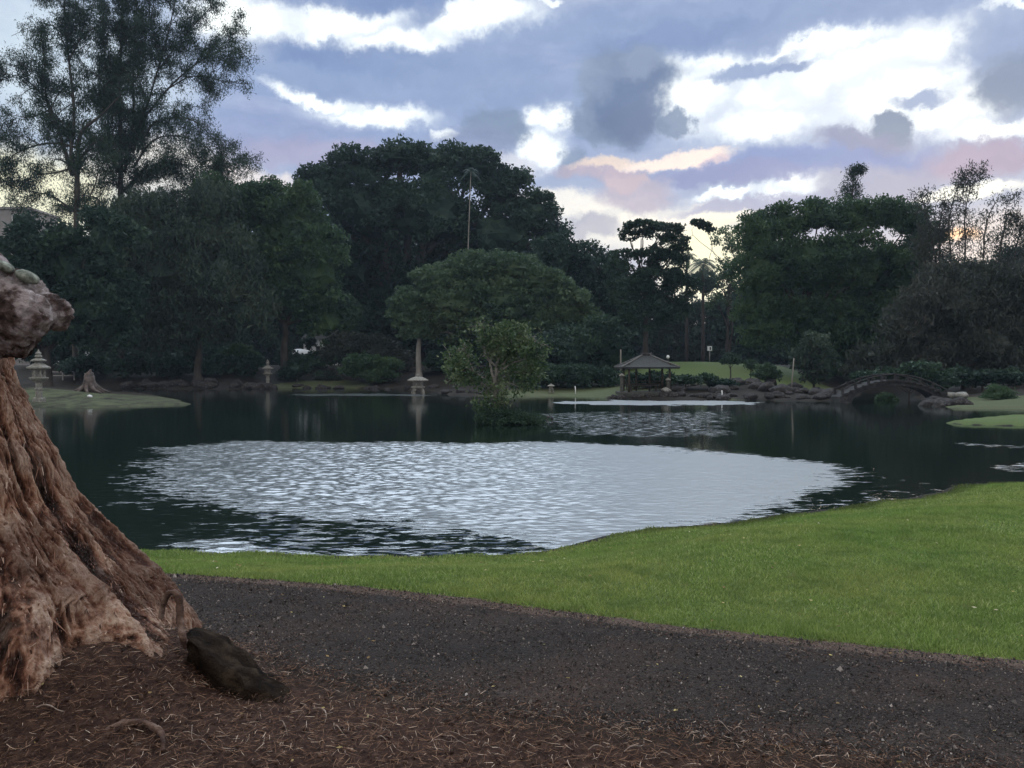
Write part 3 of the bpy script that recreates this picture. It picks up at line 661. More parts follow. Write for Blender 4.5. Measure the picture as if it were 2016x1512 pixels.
T('banyan_tree', 'biggest dark spreading tree whose broad dome tops the whole treeline', 820, 104,
  [(640, 365, 60, 38), (620, 345, 34, 20), (700, 330, 75, 42), (790, 312, 70, 30), (790, 300, 30, 16), (860, 320, 75, 38), (930, 335, 65, 35), (935, 318, 50, 20), (985, 350, 50, 26), (985, 375, 60, 40), (1040, 420, 60, 45), (1065, 388, 24, 12), (1085, 415, 22, 16), (1080, 460, 42, 40),
   (720, 420, 110, 75), (850, 430, 120, 85), (980, 470, 100, 70), (680, 520, 90, 80), (800, 560, 110, 90), (930, 560, 100, 90), (720, 640, 80, 60), (840, 650, 90, 50)], 'leaf_dark', size=0.55, sub_r=1.5, trunk_r=1.1, k=0.42, twigs=0)
T('broadleaf_tree', 'dark tree sloping down to the right behind the light green umbrella tree', 1130, 96,
  [(1090, 520, 65, 55), (1150, 530, 60, 50), (1205, 565, 55, 50), (1120, 600, 80, 60), (1210, 630, 60, 50), (1060, 620, 70, 60)], 'leaf_dark', size=0.5, sub_r=1.3, trunk_r=0.5)
T('umbrella_tree', 'light green umbrella shaped tree in mid picture with a straight pale trunk', 825, 80,
  [(820, 600, 50, 32), (870, 560, 60, 38), (930, 535, 65, 38), (1000, 530, 70, 36), (1060, 560, 60, 40), (1110, 600, 55, 40), (1150, 630, 40, 34), (800, 625, 32, 20), (900, 600, 75, 42), (990, 600, 85, 50), (1060, 640, 70, 45), (940, 640, 70, 35), (860, 630, 50, 26), (830, 655, 44, 20), (930, 670, 60, 24), (1010, 685, 60, 22)],
  'leaf_light', size=0.36, sub_r=0.85, trunk_r=0.26, bark='bark_pale', split=640, flatten=0.5)
T('broadleaf_tree', 'low dark tree between the umbrella tree and the thatched pavilion', 1150, 70,
  [(1120, 690, 70, 45), (1180, 670, 50, 45), (1060, 700, 50, 40), (1210, 705, 40, 30), (1140, 735, 60, 24)], 'leaf_dark', size=0.34, sub_r=0.8, trunk_r=0.25)
T('flat_topped_tree', 'open flat topped tree with curling crown against the bright sky, above the pavilion', 1270, 78,
  [(1262, 450, 40, 13), (1300, 458, 42, 15), (1325, 480, 32, 18), (1340, 500, 20, 20), (1240, 462, 20, 12), (1285, 505, 30, 20), (1315, 520, 40, 22), (1222, 505, 26, 13), (1258, 500, 14, 8), (1215, 530, 30, 16), (1290, 555, 60, 30), (1340, 570, 40, 28), (1245, 575, 50, 30), (1270, 620, 55, 30), (1340, 610, 24, 20)],
  'leaf_dark', size=0.32, sub_r=0.8, trunk_r=0.24, split=560, core=0, cover=1.1, k=0.6, bark='bark_far', twigs=3, flatten=0.6)
T('broadleaf_tree', 'slim airy yellow green tree standing alone in the bright sky gap', 1432, 92,
  [(1432, 470, 28, 22), (1448, 500, 28, 24), (1425, 530, 22, 22), (1430, 560, 18, 22), (1415, 600, 22, 24)], 'leaf_light', size=0.34, sub_r=0.8, core=0, k=0.45, cover=0.6, twigs=3, trunk_r=0.2)
T('leaning_tree', 'thin leaning tree holding one small detached tuft up in the bright sky gap', 1440, 88,
  [(1372, 437, 13, 5), (1386, 444, 14, 6), (1398, 452, 8, 5)], 'leaf_dark', size=0.26, sub_r=0.5, core=0, k=1.1, cover=0.9, trunk_r=0.09, split=600)
# hazy trees beyond the raised lawn
T('broadleaf_tree', 'hazy blue green tree beyond the raised lawn, left of the white box on a pole', 1345, 125,
  [(1345, 620, 50, 40), (1300, 690, 50, 30), (1350, 700, 50, 24), (1390, 560, 30, 26), (1320, 660, 45, 40), (1370, 665, 40, 36), (1300, 610, 40, 30)], 'leaf_gray', size=0.5, sub_r=1.3)
T('broadleaf_tree', 'hazy blue green tree beyond the raised lawn, right of the white box on a pole', 1440, 125,
  [(1420, 625, 45, 36), (1420, 700, 60, 24), (1490, 700, 60, 24), (1460, 650, 45, 40), (1410, 670, 40, 32), (1500, 665, 40, 36), (1470, 600, 30, 26)], 'leaf_gray', size=0.5, sub_r=1.3)
# right bank
T('bamboo_clump', 'dense dark green mass with arching tips behind the stone bridge', 1600, 74,
  [(1490, 470, 50, 40), (1478, 438, 22, 14), (1550, 440, 60, 36), (1610, 430, 55, 32), (1680, 430, 60, 36), (1740, 420, 50, 30), (1790, 440, 45, 34), (1825, 470, 40, 36), (1500, 540, 70, 60), (1590, 530, 90, 70), (1690, 530, 90, 70), (1780, 540, 70, 70), (1520, 630, 80, 60), (1620, 640, 90, 60), (1720, 640, 90, 60), (1700, 710, 80, 36), (1610, 700, 60, 36)],
  'leaf_mid', size=0.42, aspect=2.6, droop=0.8, sub_r=1.0, trunk_r=0.35, k=0.5)
stem_tree('conifer_tree', 'narrow spire shaped conifer with a bent tip rising above the right treeline', 1676, 86,
  [['bare', (1676, 740, 0.3), (1678, 560, 0.25), (1678, 440, 0.2)], [2.2, (1678, 450, 0.2), (1677, 405, 0.12), (1679, 365, 0.08), (1684, 334, 0.05), (1698, 331, 0.03)]],
  'leaf_dark', taper=0.9, size=0.3, twig_len=3.4, per_m=4.5, tuft=12, tuft_r=0.2, aspect=3, droop=0.6)
stem_tree('bamboo_clump', 'wispy tall bamboo with see-through plumes in the sky at far right', 1900, 66,
  [[0.9, (1880, 640, 0.08), (1872, 500, 0.07), (1868, 440, 0.05), (1885, 370, 0.04), (1912, 338, 0.02)],
   [0.9, (1890, 640, 0.08), (1900, 500, 0.07), (1900, 420, 0.05), (1915, 360, 0.03), (1936, 338, 0.015)],
   [0.9, (1860, 640, 0.08), (1840, 500, 0.07), (1825, 430, 0.05), (1812, 378, 0.03)],
   [1.1, (1850, 620, 0.08), (1850, 500, 0.06), (1850, 440, 0.05), (1862, 390, 0.03)],
   [0.9, (1920, 640, 0.08), (1935, 520, 0.06), (1940, 450, 0.05), (1960, 400, 0.03), (1992, 395, 0.015)],
   [0.9, (1930, 640, 0.08), (1960, 540, 0.06), (1975, 460, 0.05), (1985, 420, 0.03), (2010, 440, 0.015)],
   [1.2, (1950, 640, 0.08), (1990, 540, 0.06), (2005, 470, 0.05), (2030, 430, 0.03)],
   [1.3, (1960, 650, 0.08), (2010, 560, 0.06), (2050, 500, 0.05), (2080, 450, 0.03)],
   [1.1, (1860, 620, 0.07), (1830, 560, 0.05), (1818, 500, 0.04), (1808, 440, 0.02)]],
  'leaf_brown', size=0.32, twig_len=2.3, per_m=4.2, tuft=16, tuft_r=0.32, aspect=4, droop=1.0)
T('drooping_tree', 'brownish weeping tree over the right end of the stone bridge', 1905, 60,
  [(1800, 640, 60, 60), (1870, 600, 75, 60), (1950, 600, 80, 60), (1840, 700, 60, 40), (1930, 680, 70, 50), (2010, 660, 70, 60), (1780, 715, 45, 24), (1720, 725, 36, 18), (1820, 745, 40, 16), (1875, 740, 40, 18), (1690, 735, 30, 16), (1760, 738, 50, 14), (1730, 705, 50, 24), (2060, 600, 70, 80), (1900, 550, 70, 30), (1990, 560, 50, 24), (2000, 720, 50, 24)],
  'leaf_brown', size=0.42, aspect=3.2, droop=1.6, sub_r=0.85, trunk_r=0.42, flatten=1.2, split=735, core=0.62)
T('broadleaf_tree', 'dark tree filling the right edge of the photo behind the weeping tree', 2060, 90,
  [(2040, 540, 80, 60), (2000, 600, 80, 70), (2120, 560, 90, 100), (2060, 680, 90, 60), (1950, 640, 70, 60)], 'leaf_dark')
T('young_tree', 'small rounded lighter green tree at the water between lawn and bridge', 1602, 58,
  [(1600, 680, 30, 28), (1590, 710, 32, 26), (1615, 715, 30, 28), (1605, 742, 30, 16)], 'leaf_gray', size=0.24, sub_r=0.45, trunk_r=0.1, droop=0.6)
T('young_tree', 'little round headed tree silhouetted on the raised lawn, the left and taller of two', 1438, 62,
  [(1438, 706, 14, 9), (1430, 712, 8, 6), (1447, 712, 8, 6)], 'leaf_dark', size=0.16, sub_r=0.25, trunk_r=0.06, split=722, core=0.5)
T('young_tree', 'little round headed tree on the raised lawn, the right and lower of two', 1478, 62,
  [(1477, 716, 12, 8), (1484, 722, 8, 6)], 'leaf_dark', size=0.16, sub_r=0.25, trunk_r=0.05, core=0.5)
# wood behind everything
bgx = [(-260, 118, 520), (-120, 112, 440), (0, 122, 470), (120, 116, 500), (240, 120, 470), (340, 118, 430), (450, 124, 440), (560, 128, 450), (680, 132, 420), (820, 136, 430), (950, 134, 440), (1070, 130, 500), (1170, 128, 580), (1250, 130, 620), (1330, 140, 650), (1410, 140, 650), (1500, 122, 560), (1590, 118, 500), (1690, 120, 490), (1790, 118, 520), (1890, 124, 590), (1990, 120, 600), (2100, 116, 540), (2230, 112, 480), (2370, 100, 440), (2520, 90, 380), (2680, 80, 340), (-430, 110, 440), (-600, 100, 400)]
for (bx, by, top) in bgx:
    h = 740 - top; T('background_tree', 'dark tree in the unbroken wood behind the pond, showing only in gaps between nearer trees', bx, by,
      [(bx - 40, top + h * 0.25, 60, h * 0.25), (bx + 45, top + h * 0.3, 60, h * 0.25), (bx, top + h * 0.55, 90, h * 0.3), (bx, top + h * 0.85, 95, h * 0.2)], 'leaf_dark', size=0.7, sub_r=1.8, k=0.4, group='trees of the wood behind the pond', trunk_r=0.4)

# --- palms
def palm(name, label, px, Y, top_py, frond_px, n=18, trunk_r=0.14, lean=0, leafm='leaf_dark', bark='bark_far'):
    base = np.array(seat(px, Y)); root = empty(name, base); tag(root, label, 'palm tree')
    tp = np.array(pt(px + lean, top_py, Y)); mb = MB(); k = smooth_path([base, (base + tp) / 2 + np.array([lean * -0.01, 0, 0]), tp], 6)
    mb.tube([p - base for p in k], [trunk_r * (1.5 - 0.7 * i / len(k)) for i in range(len(k))], 9)
    mb.build('trunk', M[bark], root, smooth=True)
    L = frond_px * Y / FPX; V = []; F = []
    for i in range(n):
        a = 2.399 * i; e = R(75 - 95 * (i / n)); d = np.array([math.cos(a) * math.cos(e), math.sin(a) * math.cos(e), math.sin(e)])
        side = np.cross(d, [0, 0, 1]); side /= np.linalg.norm(side) + 1e-6
        pp = [tp + d * L * t + np.array([0, 0, -0.75 * L * t * t]) for t in np.linspace(0.05, 1, 12)]
        for j in range(len(pp) - 1):
            for s in (-1, 1):
                for q in (0, 0.5):
                    p = pp[j] + (pp[j + 1] - pp[j]) * q; ll = L * 0.28 * math.sin(math.pi * (0.12 + 0.85 * (j + q) / len(pp)))
                    b = len(V); V += [p, p + (pp[j + 1] - pp[j]) * 0.4, p + side * s * ll + (pp[j + 1] - pp[j]) * 1.2 + np.array([0, 0, -ll * 0.55])]; F.append((b, b + 1, b + 2))
    npmesh('fronds', np.array(V) - base, np.array(F), M[leafm], root)
palm('palm_tree', 'slender palm with a pale trunk rising in front of the biggest tree', 917, 88, 338, 24, 14, 0.06, 10, 'leaf_dark', 'bark_pale')
palm('palm_tree', 'dim palm standing in the sky gap right of the flat topped tree', 1384, 98, 520, 40, 20, 0.16, 0, 'leaf_gray')
palm('palm_tree', 'dim lower palm tucked against the right side of the flat topped tree', 1352, 90, 505, 30, 16, 0.14, 0)

# --- shrubs along the far bank
SH = shrub
SH('shrub', 'brownish spreading bush behind the grassy far bank, right of the second lantern', 700, 84, [(690, 680, 40, 26), (740, 690, 45, 28), (780, 710, 30, 24), (660, 700, 30, 20)], 'leaf_brown', sub_r=0.7, size=0.34)
SH('shrub', 'mid green layered bush left of the snow lantern', 735, 80, [(720, 712, 40, 14), (760, 718, 34, 14), (700, 728, 36, 16), (745, 738, 40, 14)], 'leaf_mid', sub_r=0.6, size=0.3)
SH('shrub', 'brighter green leafy bush in front of the white walled house', 655, 84, [(650, 700, 18, 12), (668, 706, 16, 12), (642, 712, 16, 10)], 'leaf_light', sub_r=0.5, size=0.3)
SH('shrub', 'low rounded clipped bush on the far bank, right of the second lantern', 575, 83, [(575, 736, 26, 12), (560, 742, 18, 8)], 'leaf_dark')
SH('shrub', 'low rounded clipped bush on the far bank below the bright green bush', 635, 83, [(635, 740, 24, 11), (652, 746, 20, 8)], 'leaf_gray')
SH('shrub', 'dark bush behind the second lantern on the far bank', 470, 86, [(470, 705, 40, 26), (440, 720, 34, 20), (492, 716, 18, 20)], 'leaf_mid', sub_r=0.6, size=0.32)
SH('shrub', 'dark bush at the foot of the left trees behind the low rail', 330, 90, [(330, 700, 60, 22), (260, 705, 50, 18), (390, 702, 40, 20)], 'leaf_dark', sub_r=0.7, size=0.34)
SH('shrub', 'dark bush hiding the lower half of the white shed beyond the tall lantern', 105, 88, [(85, 702, 30, 20), (120, 700, 34, 20), (150, 690, 30, 26), (100, 672, 12, 9)], 'leaf_dark', sub_r=0.6, size=0.32)
SH('shrub', 'dark bush below the white walled house and canopy', 608, 88, [(590, 718, 34, 20), (625, 712, 26, 20), (608, 676, 12, 12), (650, 678, 12, 14), (560, 700, 14, 20)], 'leaf_dark', sub_r=0.6, size=0.32)
for k_, (x_, w_) in enumerate([(250, 40), (330, 46), (415, 44), (480, 24), (160, 50), (585, 22)]): SH('shrub', 'low dark bush in the unbroken undergrowth below the left trees', x_, 82, [(x_, 724, w_, 18), (x_ + 20, 716, w_ * 0.7, 16)], 'leaf_dark', sub_r=0.6, size=0.32, group='undergrowth below the left trees')
SH('shrub', 'dark bush beside the pale trunk of the umbrella tree', 875, 82, [(870, 720, 36, 26), (900, 700, 34, 24), (850, 745, 30, 14)], 'leaf_dark', sub_r=0.6, size=0.32)
SH('shrub', 'wide dark hedge-like bush between island tree and pavilion', 1130, 61.5, [(1090, 740, 50, 22), (1150, 742, 50, 22), (1040, 740, 40, 22), (1195, 746, 26, 20)], 'leaf_dark', sub_r=0.5, size=0.28)
SH('shrub', 'pale yellow green bush at the right end of the raised lawn', 1510, 60, [(1508, 728, 20, 12), (1495, 738, 16, 8), (1520, 740, 18, 12)], 'leaf_light', sub_r=0.4, size=0.22)
SH('shrub', 'dark low bush draped over the rocks right of the pavilion', 1350, 56, [(1350, 750, 34, 10), (1390, 744, 20, 7), (1420, 756, 30, 9)], 'leaf_dark', sub_r=0.35, size=0.22)
SH('shrub', 'dark spiky bush on the far right bank above the grassy spit', 1966, 44.5, [(1966, 775, 20, 14), (1958, 785, 16, 10), (1978, 786, 18, 10)], 'leaf_mid', sub_r=0.3, size=0.3, aspect=6, core=0.4)
SH('shrub', 'small bush in the shade below the arch of the bridge', 1745, 50, [(1742, 785, 12, 10), (1756, 790, 12, 7)], 'leaf_mid', sub_r=0.25, size=0.16)

# --- the little island and its tree
def island_tree():
    Y0 = gp(1005, 832)[1]; Yc = 30.0; base = np.array(seat(978, Yc)); root = empty('island_tree', base)
    tag(root, 'small tree with pale bare twigs and bright leaves on the tiny island in the pond', 'tree')
    sc = Yc / FPX; mb = MB(); C = []
    limbs = [[(978, 812, .09), (975, 770, .075), (978, 720, .06), (985, 690, .04), (1000, 660, .025)], [(978, 770, .06), (965, 715, .05), (975, 690, .04), (958, 665, .025), (950, 640, .015)],
             [(975, 720, .045), (960, 705, .035), (955, 690, .02), (945, 660, .012)], [(976, 765, .05), (945, 740, .035), (925, 728, .025), (905, 715, .015), (880, 700, .01)],
             [(935, 735, .03), (925, 715, .02), (915, 695, .012), (900, 690, .008)], [(978, 740, .05), (1000, 705, .035), (1025, 690, .025), (1050, 672, .015), (1070, 680, .01)],
             [(985, 730, .04), (1010, 715, .03), (1040, 705, .02), (1072, 700, .01)], [(980, 750, .04), (1005, 735, .03), (1035, 735, .02), (1055, 745, .01)], [(985, 700, .03), (1010, 670, .02), (1025, 650, .012)],
             [(980, 770, .04), (1000, 755, .02), (1030, 765, .01)], [(1000, 660, .02), (995, 640, .01)], [(976, 780, .03), (965, 770, .02), (955, 775, .01)], [(976, 760, .03), (950, 755, .02), (925, 755, .01)]]
    for L in limbs:
        dy = random.uniform(-0.6, 0.6); P4 = []
        for i, (x, y, r) in enumerate(L):
            p = pt(x, y, Yc); P4.append((p.x, p.y + dy * i / len(L), p.z, r))
        P4 = smooth_path(P4, 5); mb.tube([np.array(p[:3]) - base for p in P4], [p[3] for p in P4], 7)
        for i in range(len(P4) // 3, len(P4)):
            for _ in range(2):
                a = np.array(P4[i][:3]); e = a + RNG.normal(size=3) * 0.20 + np.array([0, 0, 0.12]); mb.tube([q - base for q in wig(a, e, 3, 0.15)], [.012, .01, .008, .005], 4)
                C.append(e + RNG.normal(size=(RNG.poisson(7), 3)) * 0.11)
    mb.build('trunk', M['bark_pale'], root, smooth=True)
    cl = [(990, 665, 42, 24), (1020, 690, 48, 26), (960, 660, 20, 16), (1048, 700, 26, 26), (1010, 650, 24, 12), (1000, 730, 40, 20), (1040, 745, 30, 18), (895, 712, 26, 20), (915, 700, 22, 16), (885, 728, 18, 14), (930, 745, 32, 14), (905, 745, 22, 12), (975, 765, 22, 12), (965, 790, 28, 12), (1000, 785, 20, 8), (950, 805, 20, 9), (985, 690, 30, 26), (1015, 765, 24, 8)]
    for (x, y, rx, ry) in cl:
        p = np.array(pt(x, y, Yc)); p[1] += random.uniform(-0.5, 0.5); n = int(rx * ry * 0.75); sp = p + np.clip(RNG.normal(size=(max(4, n // 16), 3)), -1.6, 1.6) * np.array([rx * sc * .62, rx * sc * .6, ry * sc * .62])
        C.append((sp[RNG.integers(0, len(sp), n)] + RNG.normal(size=(n, 3)) * 0.09))
    C = np.concatenate(C); C = C[C[:, 2] > gz(C[0][0], Yc) * 0 + 0.12]
    v, f = leaves(C, 0.15 * RNG.uniform(0.6, 1.25, len(C)), 1.8, 0.2, quad=True); npmesh('crown', v - base, f, M['leaf_island'], root)
island_tree()
SH('shrub', 'dark bush under the weeping tree right of the bridge', 1935, 54, [(1900, 742, 40, 18), (1950, 745, 40, 16), (2000, 742, 40, 18)], 'leaf_dark', sub_r=0.5, size=0.28)
SH('shrub', 'dark bush filling the view through the back of the pavilion', 1272, 58.5, [(1245, 752, 26, 16), (1285, 750, 28, 18), (1315, 752, 22, 16)], 'leaf_dark', sub_r=0.35, size=0.22)
SH('shrub', 'dark foliage hanging over the far side of the bridge rail', 1790, 49.2, [(1760, 738, 36, 12), (1810, 730, 40, 18), (1850, 748, 30, 16), (1700, 742, 26, 10)], 'leaf_dark', sub_r=0.4, size=0.24)
SH('shrub', 'dark leafy undergrowth covering the tiny island around the small tree', 1005, 29.6, [(980, 818, 34, 10, 0.2), (1020, 822, 36, 9, 0), (1050, 826, 24, 6, 0), (960, 824, 24, 8, 0), (1000, 828, 46, 6, -0.3)], 'leaf_dark', size=0.11, sub_r=0.18, aspect=2.2, trunk=False)

# ------------------------------------------------------------------ rocks
def facet(v, seed, n=16, lo=0.62, hi=0.9):
    g = np.random.default_rng(seed); d = g.normal(size=(n, 3)); d /= np.linalg.norm(d, axis=1)[:, None]
    for k in d:
        h = g.uniform(lo, hi); e = np.maximum(v @ k - h, 0); v = v - e[:, None] * k * 0.93
    return v
def rock_mesh(name, seed, m, sub=ICO3, rough=0.5, squash=(1, 1, 0.7)):
    v, f = sub; v = v.copy()
    n = fbm(v * 1.4 + seed * 7.7, 4, 0.55); v = v * (1 + rough * n)[:, None]
    v = facet(v, int(seed * 13 + 5)); v = v * (1 + 0.05 * fbm(v * 7 + seed, 3))[:, None] * np.array(squash)
    o = npmesh(name, v, f, m); me = o.data; bpy.data.objects.remove(o); return me
RM = [rock_mesh('lava_rock', i, M['lava'], ICO3, 0.75) for i in range(7)]
def rock(x, y, s, label, group=None, me=None, name='rock', dz=0.15, sz=1.0):
    o = bpy.data.objects.new(name, me or random.choice(RM)); COL.objects.link(o)
    o.location = (x, y, max(gz(x, y), -0.05) + s * dz * sz); o.scale = (s * random.uniform(0.8, 1.4), s * random.uniform(0.8, 1.2), s * sz * random.uniform(0.7, 1.1)); o.rotation_euler = (0, 0, random.uniform(0, 6.28))
    tag(o, label, 'rock', group); return o
def rocks_between(p0, p1, n, s0, s1, label, group, jit=0.5, rise=0.0):
    a, b = np.array(gp(*p0)), np.array(gp(*p1))
    for i in range(n):
        p = a + (b - a) * ((i + random.random()) / n) + np.array([random.gauss(0, jit * 0.3), random.uniform(0, jit)])
        rock(p[0], p[1], random.uniform(s0, s1), label, group)
rocks_between((235, 765), (520, 766), 26, 0.45, 1.0, 'dark lava boulder in the rough wall edging the far left shore', 'lava boulders of the far left shore', 2.0)
rocks_between((560, 764), (860, 768), 16, 0.3, 0.6, 'dark low stone edging the far middle shore', 'stones of the far middle shore', 2.0)
rocks_between((865, 776), (960, 780), 9, 0.2, 0.45, 'dark low stone at the shore behind the tiny island', 'stones behind the tiny island', 1.0)
rocks_between((1330, 786), (1640, 789), 24, 0.25, 0.55, 'dark lava rock at the waterline right of the pavilion', 'lava rocks right of the pavilion', 1.5)
for i in range(34):
    x, y, _ = seat(random.uniform(1330, 1640), random.uniform(52.5, 60)); rock(x, y, random.uniform(0.3, 0.85), 'dark lava boulder on the bank between pavilion and bridge', 'lava boulders on the bank by the bridge')
rocks_between((1840, 797), (1905, 803), 8, 0.3, 0.7, 'grey boulder at the right foot of the bridge', 'boulders at the right foot of the bridge', 1.2)
for i in range(12):
    a = random.uniform(0, 6.28); rock(_c[0] + 1.45 * math.cos(a), _c[1] + 1.05 * math.sin(a), random.uniform(0.1, 0.22), 'small dark stone ringing the tiny island', 'stones ringing the tiny island')
for px_, Y_, s_, lab in [(1872, 47.5, 0.42, 'pale pointed stone standing upright at the right end of the bridge'), (1895, 46.5, 0.48, 'broad pale stone slab right of the bridge end'), (1155, 62, 0.25, 'small pale flat stone on the grass left of the pavilion')]:
    x, y, z = seat(px_, Y_); rock(x, y, s_, lab, None, rock_mesh('pale_rock', Y_, M['rock_pale'], ICO2, 0.7), 'rock', 0.5)
x, y = gp(168, 795); o = rock(x, y + 0.5, 0.16, 'small bright white stone at the water edge of the left bank', None, rock_mesh('white_stone', 2, M['white'], ICO2, 0.5), 'rock', 0.5)

# ------------------------------------------------------------------ stone lanterns
def lantern(label, px, Y, H, broken=False):
    x, y, z = seat(px, Y); z -= 0.03; root = empty('stone_lantern', (x, y, z), 0.35); tag(root, label, 'stone lantern'); k = H / 2.6; m = M['stone']
    def L(name, prof, n=6, par=root, mm=None): return MB().lathe([(r * k, h * k) for r, h in prof], n).build(name, mm or m, par, bevel=0.012 * k)
    L('base', [(0.30, 0), (0.30, 0.18), (0.24, 0.26)])
    L('shaft', [(0.17, 0.262), (0.16, 0.62), (0.20, 0.64), (0.20, 0.72), (0.16, 0.74), (0.16, 1.0), (0.21, 1.02), (0.21, 1.06)], 14)
    L('platform', [(0.24, 1.062), (0.44, 1.2), (0.46, 1.26), (0.30, 1.31)])
    fb = MB()
    for i in range(6):
        a = math.pi * i / 3; fb.box((0.245 * k * math.cos(a), 0.245 * k * math.sin(a), 1.50 * k), (0.10 * k, 0.10 * k, 0.376 * k), a)
    fb.lathe([(0.27 * k, 1.312 * k), (0.27 * k, 1.39 * k)], 6); fb.lathe([(0.19 * k, 1.392 * k), (0.19 * k, 1.62 * k)], 6); fb.lathe([(0.27 * k, 1.622 * k), (0.27 * k, 1.688 * k)], 6)
    fb.build('fire_box', m, root)
    L('roof', [(0.30, 1.69), (0.55, 1.72), (0.56, 1.79), (0.42, 1.86), (0.24, 1.98), (0.14, 2.06)])
    if broken: L('upper_roof', [(0.16, 2.062), (0.36, 2.10), (0.36, 2.15), (0.13, 2.26)])
    L('finial', [(0.08, 2.262 if broken else 2.062), (0.17, 2.30), (0.17, 2.38), (0.11, 2.42), (0.15, 2.5), (0.05, 2.6), (0.01, 2.72)], 12)
lantern('tall pale stone lantern on the left bank, nearest to the large trunk', 76, 44, 2.95, True)
lantern('smaller looking pale stone lantern far off on the rocky far shore', 527, 79, 2.7)
def snow_lantern(label, px, py, W, H, z=None):
    if z is None: gx, gy = gp(px, py); z = -0.12
    else: gx, gy, z = seat(px, z)
    root = empty('snow_lantern', (gx, gy, z), 0.3); tag(root, label, 'stone lantern'); m = M['stone']; w = W / 2
    for i in range(4):
        a = math.pi / 4 + i * math.pi / 2
        pts = [(w * 0.62 * math.cos(a), w * 0.62 * math.sin(a), 0), (w * 0.60 * math.cos(a), w * 0.60 * math.sin(a), H * 0.16), (w * 0.42 * math.cos(a), w * 0.42 * math.sin(a), H * 0.33)]
        MB().tube(smooth_path(pts, 3), w * 0.13, 8).build('leg', m, root, smooth=True)
    MB().lathe([(w * 0.5, H * 0.32), (w * 0.66, H * 0.36), (w * 0.66, H * 0.42), (w * 0.45, H * 0.45)], 8).build('platform', m, root, bevel=0.01)
    fb = MB()
    for i in range(6):
        a = i * math.pi / 3; fb.box((w * 0.40 * math.cos(a), w * 0.40 * math.sin(a), H * 0.555), (w * 0.16, w * 0.16, H * 0.205), a)
    fb.lathe([(w * 0.3, H * 0.455), (w * 0.3, H * 0.65)], 6); fb.build('fire_box', m, root)
    MB().lathe([(w * 0.5, H * 0.66), (w * 1.0, H * 0.69), (w * 1.0, H * 0.73), (w * 0.7, H * 0.81), (w * 0.35, H * 0.88), (w * 0.12, H * 0.9)], 8).build('roof', m, root, bevel=0.01)
    MB().lathe([(w * 0.12, H * 0.902), (w * 0.18, H * 0.93), (w * 0.12, H * 0.97), (0.01, H * 1.0)], 10).build('finial', m, root, smooth=True)
snow_lantern('low wide roofed stone lantern standing in the shallows under the umbrella tree', 823, 775, 1.75, 1.7)
snow_lantern('tiny round capped stone lantern on the grass right of the island tree', 1085, 0, 0.62, 0.75, 58.5)

